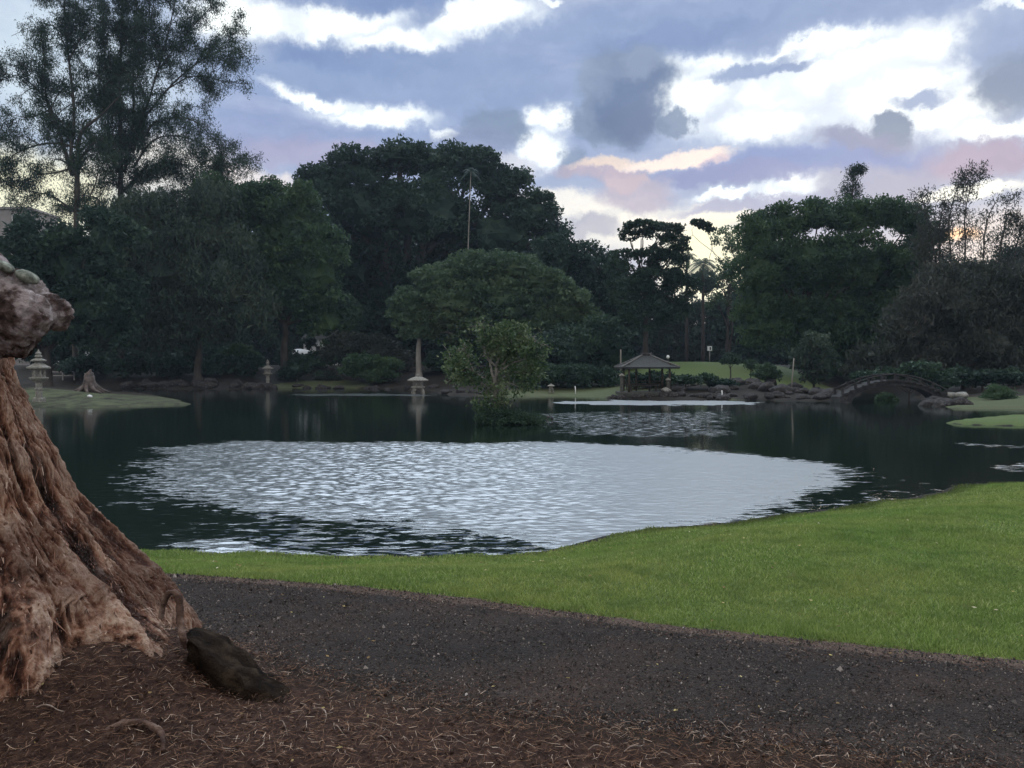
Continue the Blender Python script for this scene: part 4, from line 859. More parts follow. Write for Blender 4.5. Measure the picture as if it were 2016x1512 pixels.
# ------------------------------------------------------------------ pavilion
def pavilion():
    Y = 54.5; cx = pt(1272, 722, Y).x; z0 = 0.42; root = empty('pavilion', (cx, Y, 0)); tag(root, 'small open garden pavilion with hipped thatched roof at the water edge', 'pavilion')
    w, d = 1.62, 1.5
    p = MB(); p.box((0, 0, 0.2), (3.9, 3.6, 0.44)); p.build('platform', M['stone_dark'], root, bevel=0.05)
    for sx in (-1, 1):
        for sy in (-1, 1): MB().tube([(sx * w * .88, sy * d * .88, 0.42), (sx * w * .87, sy * d * .87, 2.3)], [0.085, 0.075], 9).build('post', M['wood_dark'], root, smooth=True)
    for sx in (-0.3, 0.3): MB().tube([(sx * w, d * .88, 0.42), (sx * w, d * .88, 2.3)], [0.07, 0.07], 9).build('post', M['wood_dark'], root, smooth=True)
    b = MB()
    for s in (-1, 1): b.box((0, s * d * .88, 2.24), (2 * w * .88 + 0.3, 0.1, 0.14)); b.box((s * w * .88, 0, 2.24 + 0.145), (0.1, 2 * d * .88 + 0.3, 0.14))
    b.build('beam', M['wood_dark'], root)
    ex, ey, rx = 2.02, 1.9, 0.28; zt = 3.02; ze = 2.18
    V = []; F = []; n = 10
    for j in range(n + 1):
        t = j / n; x_ = ex + (rx - ex) * t; y_ = ey * (1 - t) + 0.04 * t; zz = ze + (zt - ze) * (t ** 1.15)
        for (sx, sy) in ((-1, -1), (1, -1), (1, 1), (-1, 1)): V.append((sx * x_, sy * y_, zz))
    for j in range(n):
        for i in range(4): F.append((j * 4 + i, j * 4 + (i + 1) % 4, j * 4 + 4 + (i + 1) % 4, j * 4 + 4 + i))
    b0 = len(V); V += [(sx * (ex - 0.04), sy * (ey - 0.04), ze - 0.12) for sx, sy in ((-1, -1), (1, -1), (1, 1), (-1, 1))]
    for i in range(4): F.append((b0 + i, b0 + (i + 1) % 4, (i + 1) % 4, i))
    F.append((b0 + 3, b0 + 2, b0 + 1, b0)); F.append(tuple(n * 4 + i for i in range(4)))
    roof = MB().add(V, F).build('roof', M['thatch'], root)
    for sx in (-1, 1):
        for sy in (-1, 1): MB().tube([(sx * ex, sy * ey, ze + 0.02), (sx * (ex + rx) / 2, sy * ey / 2, (ze + zt) / 2 + 0.0), (sx * rx, sy * 0.04, zt + 0.03)], 0.05, 6).build('hip_ridge', M['ridge'], roof)
    MB().tube([(-0.42, 0, 3.1), (0.42, 0, 3.1)], 0.1, 8).build('ridge_cap', M['lava'], roof)
    bn = MB(); bn.box((0, 1.0, 0.82), (2.3, 0.36, 0.06)); bn.box((-0.9, 1.0, 0.6), (0.08, 0.3, 0.36)); bn.box((0.9, 1.0, 0.6), (0.08, 0.3, 0.36)); bn.build('seat', M['wood_dark'], root)
    rl = MB()
    for h in (0.95, 1.15): rl.box((0, 1.31, h), (2.7, 0.05, 0.06))
    for i in range(9): rl.box((-1.2 + 0.3 * i, 1.305, 0.72), (0.05, 0.05, 0.4))
    rl.build('railing', M['wood_dark'], root)
    for i, (px_, s_) in enumerate([(1225, .4), (1250, .3), (1280, .45), (1310, .5), (1325, .4), (1340, .45), (1212, .3)]):
        q = pt(px_, 780, 52.3); rock(q.x, 52.3 + random.uniform(0, .4), s_, 'dark rock under the front edge of the pavilion', 'rocks under the pavilion')
    q = seat(1312, 52.6); rock(q[0], 52.6, 0.32, 'paler boulder at the right front corner of the pavilion', None, rock_mesh('pale_rock', 21, M['rock_pale'], ICO3, 0.7), 'rock', 1.4)
    # slender dark stone posts flanking it
    for px_, Y_, h_, lab in [(1224, 52.7, 1.25, 'dark carved stone post with a pale cap left of the pavilion'), (1315, 52.9, 0.95, 'dark carved stone post with a pale cap right of the pavilion')]:
        x, y, _ = pt(px_, 780, Y_); r = empty('stone_post', (x, y, 0.3)); tag(r, lab, 'post')
        MB().lathe([(0.2, 0), (0.2, 0.12), (0.13, 0.16), (0.11, h_ * .9), (0.16, h_)], 8).build('post', M['stone_dark'], r, bevel=0.01)
        MB().lathe([(0.17, h_ + .002), (0.2, h_ + .05), (0.1, h_ + .14), (0.02, h_ + .2)], 8).build('cap', M['stone'], r, bevel=0.01)
pavilion()

# ------------------------------------------------------------------ bridge
M['bridge_stone'] = rough_mat('bridge_stone', [(0.3, (0.012, 0.012, 0.013)), (0.55, (0.03, 0.03, 0.03)), (0.75, (0.07, 0.068, 0.068))], 4, bump=0.6, bscale=20)
def bridge():
    Y = 47.0; cx = pt(1752, 722, Y).x; root = empty('arched_bridge', (cx, Y, 0)); tag(root, 'dark stone arched footbridge over the channel at right', 'bridge')
    hl, w = 3.35, 1.3; n = 40
    top = lambda u: 0.35 + 1.05 * math.cos(u * math.pi / 2) ** 0.9
    V = []; F = []
    und = lambda u: -0.1 if abs(u) > 0.80 else -0.1 + 1.16 * math.sqrt(max(0, 1 - (u / 0.80) ** 2)) 
    for i in range(n + 1):
        u = -1 + 2 * i / n; x = u * hl
        for s in (-1, 1): V += [(x, s * w / 2, top(u)), (x, s * w / 2, min(und(u), top(u) - 0.12))]
    for i in range(n):
        a = i * 4; b = a + 4; F += [(a, a + 1, b + 1, b), (a + 2, b + 2, b + 3, a + 3), (a, b, b + 2, a + 2), (a + 1, a + 3, b + 3, b + 1)]
    F += [(0, 2, 3, 1), (4 * n, 4 * n + 1, 4 * n + 3, 4 * n + 2)]
    MB().add(V, F).build('arch', M['bridge_stone'], root)
    k = MB()
    for i in range(17):
        u0 = -0.93 + 1.86 * i / 17; u1 = u0 + 0.098; a = (u0 + u1) / 2
        k.box((a * hl, -(w / 2 + 0.05), top(a) - 0.05), (0.38, 0.09, 0.14))
    k.build('edging', M['bridge_stone'], root, bevel=0.02)
    for s in (-1, 1):
        for i in range(9):
            u = -0.94 + 1.88 * i / 8; MB().box((u * hl, s * (w / 2 - 0.08), top(u) + 0.2), (0.15, 0.15, 0.42), 0, 0.85).build('post', M['bridge_stone'], root, bevel=0.015)
        pts = [(-0.94 * hl + 1.88 * hl * i / 24, s * (w / 2 - 0.08), top(-0.94 + 1.88 * i / 24) + 0.33) for i in range(25)]
        MB().tube(pts, 0.05, 7).build('handrail', M['bridge_stone'], root, smooth=True)
bridge()

# ------------------------------------------------------------------ small things about the garden
def stake(px, Y, h, label, cat='stake'):
    x, y, z = seat(px, Y); z = max(z, 0); r = empty('marker_stake', (x, y, z)); tag(r, label, cat)
    MB().tube([(0, 0, -0.1), (0.0, 0, h * 0.6), (-0.02, 0, h)], [0.045, 0.04, 0.04], 8).build('post', M['white'], r, smooth=True)
    MB().lathe([(0.045, h - .02), (0.045, h + .02), (0.01, h + .05)], 8, (-0.02, 0, 0)).build('cap', M['white'], r)
stake(1133, 57.6, 0.55, 'thin white marker stake at the grassy edge left of the pavilion')
stake(1422, 51.5, 0.42, 'short white marker stake at the water edge right of the pavilion')
def pole_box():
    x, y, z = seat(1397, 78); r = empty('box_on_pole', (x, y, z)); tag(r, 'white box on a thin pole standing on the raised lawn', 'sign box')
    h = pt(1397, 690, 78).z - z
    MB().tube([(0, 0, 0), (0, 0, h)], 0.05, 8).build('pole', M['concrete'], r, smooth=True)
    b = MB(); b.box((0, 0, h + 0.2), (0.42, 0.3, 0.46)); bb = b.build('box', M['white'], r, bevel=0.02)
    MB().box((0.02, -0.158, h + 0.2), (0.14, 0.01, 0.3)).build('slot', M['window'], bb)
pole_box()
def lamp_post(px, Y, hpy, label):
    x, y, z = seat(px, Y); r = empty('garden_lamp', (x, y, z)); tag(r, label, 'lamp post'); h = pt(px, hpy, Y).z - z
    MB().tube([(0, 0, 0), (0, 0, h)], [0.06, 0.04], 8).build('post', M['wood_dark'], r, smooth=True)
    MB().lathe([(0.05, h), (0.13, h + 0.05), (0.15, h + 0.18), (0.1, h + 0.28), (0.02, h + 0.32)], 12).build('lamp_head', M['white'], r, smooth=True)
lamp_post(1315, 70, 706, 'garden lamp with a small white head behind the right slope of the pavilion roof')
def bare_pole(px, Y, y0, y1, r, label, lean=0):
    x, y, z = seat(px, Y); t = pt(px + lean, y1, Y); o = MB().tube([(0, 0, -0.1), ((t.x - x) * .5, 0, (t.z - z) * .5), (t.x - x, 0, t.z - z)], [r, r * .9, r * .7], 8).build('bare_trunk', M['bark_pale'], None, smooth=True)
    o.location = (x, y, z); tag(o, label, 'dead trunk')
bare_pole(1558, 56, 745, 705, 0.05, 'thin pale bare stem leaning right beside the rounded young tree', 5)
bare_pole(1222, 68, 720, 688, 0.08, 'thin pale bare stem standing behind the left slope of the pavilion roof', 0)

def canopy():
    x, y, z = seat(590, 92); z = z; r = empty('white_canopy', (x, y, z)); tag(r, 'white canopy shelter peeping over the far shrubs', 'canopy'); h = pt(590, 697, 92).z - z
    MB().lathe([(2.0, h - 0.12), (2.05, h), (1.5, h + 0.32), (0.7, h + 0.56), (0.1, h + 0.62)], 4, rot=math.pi / 4 * 0.3).build('roof', M['white'], r, bevel=0.03)
    for i in range(4):
        a = math.pi / 4 * 0.3 + i * math.pi / 2; MB().tube([(1.8 * math.cos(a), 1.8 * math.sin(a), 0), (1.8 * math.cos(a), 1.8 * math.sin(a), h - 0.12)], 0.05, 8).build('leg', M['concrete'], r)
canopy()
def house(name, label, px0, px1, top, Y, m, storeys, wn, z_base=None, roof='flat', depth=7):
    x0, x1 = pt(px0, 722, Y).x, pt(px1, 722, Y).x; cx = (x0 + x1) / 2; z = gz(cx, Y) - 0.1; H = pt(px0, top, Y).z - z; W = x1 - x0
    r = empty(name, (cx, Y, z)); tag(r, label, 'building')
    wall = MB().box((0, depth / 2, H / 2), (W, depth, H)).build('wall', m, r)
    if roof == 'flat':
        MB().box((0, depth / 2, H + 0.15), (W + 0.5, depth + 0.5, 0.3)).build('roof', M['concrete'], r)
    else:
        V = [(-W / 2 - .3, -.3, H), (W / 2 + .3, -.3, H), (W / 2 + .3, depth + .3, H), (-W / 2 - .3, depth + .3, H), (-W / 2, depth / 2, H + 1.3), (W / 2, depth / 2, H + 1.3)]
        MB().add(V, [(0, 1, 5, 4), (2, 3, 4, 5), (1, 2, 5), (3, 0, 4), (3, 2, 1, 0)]).build('roof', M['thatch'], r)
    fh = H / storeys
    for s in range(storeys):
        for i in range(wn):
            wx = -W / 2 + W * (i + 0.5) / wn; wz = s * fh + fh * 0.55
            f = MB(); ww, wh = min(1.5, W / wn * 0.5), fh * 0.42
            f.box((wx - ww / 2, -0.03, wz), (0.08, 0.08, wh)); f.box((wx + ww / 2, -0.03, wz), (0.08, 0.08, wh)); f.box((wx, -0.03, wz + wh / 2), (ww, 0.085, 0.08)); f.box((wx, -0.035, wz - wh / 2), (ww, 0.1, 0.08))
            fo = f.build('window', M['white'], r); MB().box((wx, -0.005, wz), (ww - 0.09, 0.02, wh - 0.09)).build('pane', M['window'], fo)
house('apartment_building', 'grey flat roofed building showing above the trees at the far left edge', -170, 62, 412, 112, M['concrete'], 7, 5)
house('house', 'white walled house glimpsed between trunks behind the white canopy', 598, 655, 668, 97, M['white'], 1, 3, roof='gable', depth=5)
house('shed', 'low white shed glimpsed under the trees above the tall lantern', 66, 142, 668, 96, M['white'], 1, 2, roof='gable', depth=4)
def rail(px0, px1, Y, label):
    x0, x1 = pt(px0, 722, Y).x, pt(px1, 722, Y).x; cx = (x0 + x1) / 2; z = gz(cx, Y); r = empty('rail_fence', (cx, Y, z)); tag(r, label, 'fence'); n = int((x1 - x0) / 2.2) + 1
    for h in (0.5, 0.9): MB().box((0, 0, h), (x1 - x0, 0.06, 0.1)).build('rail', M['concrete'], r)
    for i in range(n + 1): MB().box((-(x1 - x0) / 2 + (x1 - x0) * i / n, 0.09, 0.52), (0.12, 0.12, 1.04)).build('post', M['concrete'], r)
rail(205, 352, 86, 'low grey rail fence under the trees left of the second lantern')
rail(100, 145, 82, 'short low grey rail fence just right of the tall lantern')
M['stump'] = rough_mat('stump_bark', [(0.3, (0.04, 0.034, 0.03)), (0.7, (0.16, 0.13, 0.12))], 4, bump=0.8, bscale=12, dist=0.05)
def stump():
    x, y, z = seat(176, 50); r = empty('tree_stump', (x, y, z)); tag(r, 'gnarled grey brown stump with spread roots on the left bank', 'stump')
    mb = MB()
    for i in range(9):
        a = i * 0.75 + 0.3; L = random.uniform(0.6, 1.3)
        mb.tube(smooth_path([(0.1 * math.cos(a), 0.1 * math.sin(a), random.uniform(0.7, 1.3)), (0.25 * math.cos(a), 0.25 * math.sin(a), 0.5), (0.55 * L * math.cos(a), 0.5 * L * math.sin(a), 0.2), (L * math.cos(a + .3), L * math.sin(a + .3), -0.05)], 3), [0.2, 0.2, 0.19, 0.18, 0.17, 0.15, 0.12, 0.1, 0.08, 0.05], 7)
    mb.tube([(0, 0, 0), (0.05, 0, 0.6), (-0.05, 0, 1.2), (0.1, 0, 1.5)], [0.45, 0.35, 0.22, 0.05], 9)
    mb.build('root_mass', M['stump'], r, smooth=True)
stump()

# ------------------------------------------------------------------ the large trunk in the foreground
def bark_material():
    m, t, b = mat('bark_red_brown'); tc = t.new('ShaderNodeTexCoord').outputs['Object']
    v = t.vmath('MULTIPLY', tc, (1, 1, 0.22)); w = t.vmath('ADD', v, t.vmath('MULTIPLY', t.noise(tc, 3, 3, 0.5, 1), (0.12, 0.12, 0.12)))
    n1 = t.noise(w, 26, 6, 0.7); n2 = t.noise(tc, 4.5, 5, 0.65); n3 = t.noise(w, 90, 4, 0.7); n4 = t.noise(tc, 1.7, 3, 0.5)
    we = t.new('ShaderNodeAttribute', attribute_name='ridge_tone').outputs['Fac']
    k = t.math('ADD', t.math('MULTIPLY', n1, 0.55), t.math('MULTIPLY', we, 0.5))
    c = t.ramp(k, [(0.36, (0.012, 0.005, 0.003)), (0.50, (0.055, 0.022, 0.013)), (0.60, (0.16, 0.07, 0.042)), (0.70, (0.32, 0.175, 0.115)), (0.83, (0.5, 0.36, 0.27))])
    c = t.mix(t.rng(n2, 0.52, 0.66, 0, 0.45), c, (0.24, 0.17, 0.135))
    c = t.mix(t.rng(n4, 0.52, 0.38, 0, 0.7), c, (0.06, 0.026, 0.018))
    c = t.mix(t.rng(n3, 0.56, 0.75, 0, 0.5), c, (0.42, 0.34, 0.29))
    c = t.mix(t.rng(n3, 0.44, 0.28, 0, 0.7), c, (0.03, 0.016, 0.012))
    t.put(b.inputs['Base Color'], c); b.inputs['Roughness'].default_value = 0.92; b.inputs['Specular IOR Level'].default_value = 0.15
    bp = t.new('ShaderNodeBump', inp={'Strength': 1.0, 'Distance': 0.03}); t.put(bp.inputs['Height'], t.math('ADD', n1, t.math('MULTIPLY', n3, 0.5))); t.put(b.inputs['Normal'], bp.outputs[0])
    return m
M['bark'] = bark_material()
M['burl'] = rough_mat('burl_bark', [(0.36, (0.025, 0.014, 0.012)), (0.45, (0.085, 0.058, 0.052)), (0.52, (0.26, 0.215, 0.21)), (0.7, (0.42, 0.37, 0.36))], 8, bump=1.0, bscale=34, dist=0.03)
M['knob'] = rough_mat('knob_skin', [(0.35, (0.05, 0.055, 0.045)), (0.52, (0.15, 0.165, 0.135)), (0.7, (0.3, 0.32, 0.27))], 30, bump=0.8, bscale=120, dist=0.004)
TX, TY = -2.75, 3.95
def big_tree():
    root = empty('large_trunk_tree', (TX, TY, 0.5)); tag(root, 'huge reddish brown tree trunk with flaring buttress roots at the left edge, nearest the camera', 'tree')
    zs = np.concatenate([np.linspace(0.25, 2.7, 520), np.linspace(2.74, 9, 90)]); th = np.concatenate([np.linspace(R(-175), R(35), 1150, endpoint=False), np.linspace(R(35), R(185), 150, endpoint=False)])
    nz, na = len(zs), len(th)
    Z, A = np.meshgrid(zs, th, indexing='ij'); z = Z.ravel(); a = A.ravel()
    r = np.interp(z, [0.25, .5, .68, .89, 1.04, 1.19, 1.38, 1.54, 1.9, 2.15, 2.6, 4, 9], [1.04, 0.98, 0.92, 0.82, 0.72, 0.60, 0.475, 0.39, 0.33, 0.30, 0.34, 0.36, 0.3])
    cx = np.interp(z, [0.3, 1.04, 1.38, 1.54, 1.74, 1.9, 2.15, 2.6, 4, 9], [-2.72, -2.72, -2.76, -2.8, -2.84, -2.9, -3.0, -3.12, -3.5, -5.0]) - TX
    f = np.clip((2.0 - z) / 1.5, 0, 1) ** 1.1
    lob = np.zeros_like(z)
    for deg_, amp, w in [(-10, .16, .22), (-36, .14, .12), (-58, .20, .14), (-84, .12, .10), (-112, .50, .22), (-150, .25, .25), (40, .2, .25), (85, .3, .25), (130, .25, .3), (175, .3, .25)]:
        c0 = R(deg_) + 0.16 * np.sin(z * 3 + deg_) ; dd = (a - c0 + math.pi) % (2 * math.pi) - math.pi; lob += amp * np.exp(-(dd / w) ** 2)
    r = r * (1 + f * (lob - 0.12)) + 0.16 * lob * (1 - f)
    dd = a - R(-21) - 0.06 * np.sin(z * 9); r = r + np.interp(z, [.3, .5, .62, .72, .85, 1.0, 1.25], [.8, .70, .60, .46, .26, .10, 0]) * np.exp(-(dd / 0.25) ** 2)
    tw = a + 0.30 * np.sin(z * 1.1 + 1) + 0.10 * np.sin(z * 4.3)
    q = np.c_[np.cos(tw) * 3.2, np.sin(tw) * 3.2, z * 0.8]
    q = q + 0.25 * np.c_[fbm(q * 1.3 + 7, 2), fbm(q * 1.3 + 19, 2), fbm(q + 3, 2)]
    rid = 1 - np.abs(fbm(q * 1.25 + 3.3, 2, 0.5)) * 2.4
    rid2 = 1 - np.abs(fbm(q * 3.1 + 1.7, 3, 0.55)) * 2.2
    amp = 0.5 + 0.9 * f
    r = r + (0.05 * (rid - 0.55) + 0.022 * (rid2 - 0.5)) * amp + 0.03 * fbm(q * 0.7, 2)
    X = cx + r * np.cos(a); Yv = r * np.sin(a)
    wp = 0.03 * np.c_[fbm(np.c_[X, Yv, z] * 5, 2), fbm(np.c_[X, Yv, z] * 5 + 9, 2)]
    qf = np.c_[X * 15 + wp[:, 0] * 40, Yv * 15 + wp[:, 1] * 40, z * 2.6]
    fib = 1 - 2.2 * np.abs(fbm(qf, 3, 0.6)); shreds = np.maximum(perlin(np.c_[X * 11, Yv * 11, z * 5] + 40), 0)
    fine = 0.016 * fib + 0.008 * (1 - 2 * np.abs(fbm(np.c_[X * 45, Yv * 45, z * 9], 2, 0.6))) + 0.045 * shreds ** 1.5 + 0.012 * fbm(np.c_[X, Yv, z] * 8.0, 3)
    X = X + fine * np.cos(a); Yv = Yv + fine * np.sin(a)
    V = np.c_[X, Yv, z - 0.5]; i = np.arange(nz * na).reshape(nz, na)
    F = np.stack([i[:-1], np.roll(i, -1, 1)[:-1], np.roll(i, -1, 1)[1:], i[1:]], -1).reshape(-1, 4)
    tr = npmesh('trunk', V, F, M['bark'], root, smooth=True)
    cav = np.clip(0.5 + 0.45 * (rid2 - 0.5) + 0.4 * (fib - 0.35) + 0.5 * (rid - 0.5) + 1.2 * shreds, 0, 1)  # bark colour goes darker in the grooves, paler on ridges and shreds
    at = tr.data.attributes.new('ridge_tone', 'FLOAT', 'POINT'); at.data.foreach_set('value', cav.astype(np.float32))
    # strips of bark peeling off the trunk
    W0 = V; sel = RNG.choice(np.where((a < R(20)) & (z > 0.5) & (z < 3.2))[0], 4500); n_ = len(sel); out = np.c_[np.cos(a[sel]), np.sin(a[sel]), 0 * z[sel]]; tan = np.c_[-out[:, 1], out[:, 0], 0 * z[sel]]
    Ls = RNG.uniform(0.02, 0.11, n_)[:, None]; ws = RNG.uniform(0.001, 0.004, n_)[:, None]; dn = np.c_[cx[sel] * 0, cx[sel] * 0, -np.ones(n_)] + tan * RNG.normal(0, 0.3, (n_, 1)) + out * np.clip((1.6 - z[sel]) * 0.7, 0.05, 1)[:, None]; dn /= np.linalg.norm(dn, axis=1)[:, None]
    b0 = W0[sel] + out * 0.002; b1 = b0 + dn * Ls * 0.5 + out * 0.004; b2 = b0 + dn * Ls + out * RNG.uniform(0.004, 0.022, (n_, 1))
    Vs = np.stack([b0 - tan * ws, b0 + tan * ws, b1 - tan * ws, b1 + tan * ws, b2 - tan * ws * .3, b2 + tan * ws * .3], 1).reshape(-1, 3); i_ = np.arange(n_)[:, None] * 6
    pm = island_color('peeling_bark', [(0.0, (0.02, 0.009, 0.006)), (0.45, (0.10, 0.045, 0.03)), (0.8, (0.26, 0.14, 0.095)), (1.0, (0.5, 0.37, 0.29))])
    pb = npmesh('peeling_bark', Vs, np.concatenate([i_ + np.array([0, 1, 3, 2]), i_ + np.array([2, 3, 5, 4])]), pm, root); pb['kind'] = 'stuff'
    # needles and shreds caught on the flare
    W = V + np.array([TX, TY, 0.5]); sel = np.where((a < R(10)) & (z > 0.55) & (RNG.random(len(z)) < np.clip((1.15 - z) * 0.06, 0, 1) + 0.0008))[0]
    global CAUGHT; CAUGHT = W[sel] + np.c_[np.cos(a[sel]), np.sin(a[sel]), 0.3 + 0 * a[sel]] * 0.006
    # burl
    def P_(px, py, Y): v = pt(px, py, Y); return np.array([v.x - TX, v.y - TY, v.z - 0.5])
    v0, f0 = ICO4; vv = []; 
    bm = bmesh.new(); bmesh.ops.create_icosphere(bm, subdivisions=6, radius=1); v0 = np.array([v.co[:] for v in bm.verts]); f0 = np.array([[v.index for v in f_.verts] for f_ in bm.faces]); bm.free()
    c0 = P_(20, 622, 3.65); lobes = [(P_(40, 622, 3.52), 0.125), (P_(98, 612, 3.66), 0.078), (P_(25, 575, 3.62), 0.105), (P_(-30, 630, 3.6), 0.18), (P_(40, 668, 3.6), 0.07), (P_(-60, 560, 3.7), 0.2), (P_(66, 580, 3.68), 0.06), (P_(112, 632, 3.72), 0.05)]
    # march each direction out to the smooth union of the lobes
    rad = np.zeros(len(v0)); ts = np.linspace(0.0, 0.55, 90)
    for t_ in ts:
        pp = c0 + v0 * t_; s_ = np.zeros(len(v0))
        for lc, lr in lobes: s_ += np.exp(-3.2 * (((pp - lc) ** 2).sum(1) / lr ** 2 - 1))
        rad = np.where(s_ > 1.0, t_, rad)
    V = c0 + v0 * rad[:, None]; V = V + v0 * (0.034 * fbm(V * 9, 4, 0.6) + 0.016 * (1 - 2 * np.abs(fbm(V * 18, 3, 0.6))) + 0.012 * fbm(V * 50, 3, 0.6))[:, None]
    bo = npmesh('burl', V, f0, M['burl'], root, smooth=True); tag(bo, 'lumpy grey lichened burl bulging from the trunk')
    for (px_, py_, rx, ry, Yk) in [(54, 545, 21, 14, 3.55), (8, 525, 18, 12, 3.52)]:
        c = P_(px_, py_, Yk); s = Yk / FPX; v, f_ = ICO4; V = v * (1 + 0.08 * fbm(v * 2 + px_, 3))[:, None] * np.array([rx * s, rx * s, ry * s]); ang = -0.22
        V = np.c_[V[:, 0] * math.cos(ang) - V[:, 2] * -math.sin(ang), V[:, 1], V[:, 0] * math.sin(ang) + V[:, 2] * math.cos(ang)]
        k = npmesh('knob', c + V, f_, M['knob'], bo, smooth=True); tag(k, 'smooth grey green rounded knob on top of the burl')
    # roots
    def root_tube(pxs, radii, name='root'):
        P4 = smooth_path([tuple(P_(x, y, Y)) + (r_,) for (x, y, Y), r_ in zip(pxs, radii)], 14)
        Vt, Ft = tube_np([p[:3] for p in P4], [p[3] * (1 + 0.12 * math.sin(i * 0.5) * math.sin(i * 0.17)) for i, p in enumerate(P4)], 20); Vt = np.array([tuple(v) for v in Vt])
        dv = np.c_[fbm(Vt * 22, 4, 0.65), fbm(Vt * 22 + 9, 4, 0.65), fbm(Vt * 22 + 21, 4, 0.65)]; Vt += dv * (0.007 + 0.006 * (np.mean(radii) > 0.03))
        MB().add(Vt, Ft).build(name, M['root'], root, smooth=True)
    root_tube([(318, 1215, 3.62), (324, 1180, 3.60), (340, 1166, 3.58), (353, 1180, 3.58), (354, 1215, 3.56), (358, 1250, 3.53), (366, 1275, 3.56)], [.012, .014, .014, .015, .016, .016, .008])
    root_tube([(205, 1441, 3.06), (240, 1425, 3.1), (285, 1424, 3.1), (315, 1442, 3.06), (322, 1478, 2.98)], [.009, .013, .014, .012, .007])
M['root'] = rough_mat('root_bark', [(0.3, (0.03, 0.016, 0.012)), (0.5, (0.10, 0.058, 0.042)), (0.7, (0.25, 0.18, 0.145))], 9, bump=1.0, bscale=60, dist=0.012)
big_tree()
def slab():
    # the dark mossy rock wedge leaning beside the roots
    v, f = ICO4; v = v.copy(); n = fbm(v * 1.1 + 5, 4, 0.5); v *= (1 + 0.35 * n)[:, None]; v = facet(v, 12, 18, 0.5, 0.85)
    v = v * np.array([0.60, 0.24, 0.13]); v += (fbm(v * 9, 5, 0.65) * 0.05)[:, None] * np.array([0.4, 0.6, 1])
    m = rough_mat('mossy_rock', [(0.3, (0.005, 0.0035, 0.0025)), (0.5, (0.018, 0.012, 0.008)), (0.7, (0.06, 0.042, 0.028))], 9, bump=1.0, bscale=40, dist=0.03, spec=0.05)
    o = npmesh('rock', v, f, m, smooth=True); p = pt(508, 1388, 3.58); o.location = (p.x, p.y, p.z - 0.01); o.rotation_euler = (R(-14), R(33), R(-14))
    tag(o, 'dark brown rough rock wedge leaning against the foot of the large trunk', 'rock')
slab()

# ------------------------------------------------------------------ ground cover close by
def ribbons(P, Ld, w, curl=0.25, lift=0.0, seg=2):
    """thin bent ribbons lying at P, length array Ld, width w"""
    n = len(P); a = RNG.uniform(0, 2 * math.pi, n); d = np.c_[np.cos(a), np.sin(a), RNG.normal(0, 0.12, n) + lift]; s = np.c_[-np.sin(a), np.cos(a), RNG.normal(0, 0.5, n)]; s /= np.linalg.norm(s, axis=1)[:, None]
    b = RNG.normal(0, curl, n)[:, None] * np.c_[-np.sin(a), np.cos(a), np.abs(RNG.normal(0, 0.4, n))]
    pts = [P + (d * t + b * (0.25 - t * t)) * Ld[:, None] for t in (-0.5, 0.0, 0.5)]
    W = (w * 0.5)[:, None] * s
    V = np.stack([pts[0] - W, pts[0] + W, pts[1] - W, pts[1] + W, pts[2] - W * .4, pts[2] + W * .4], 1).reshape(-1, 3)
    i = np.arange(n)[:, None] * 6
    F = np.concatenate([i + np.array([0, 1, 3, 2]), i + np.array([2, 3, 5, 4])]); return V, F
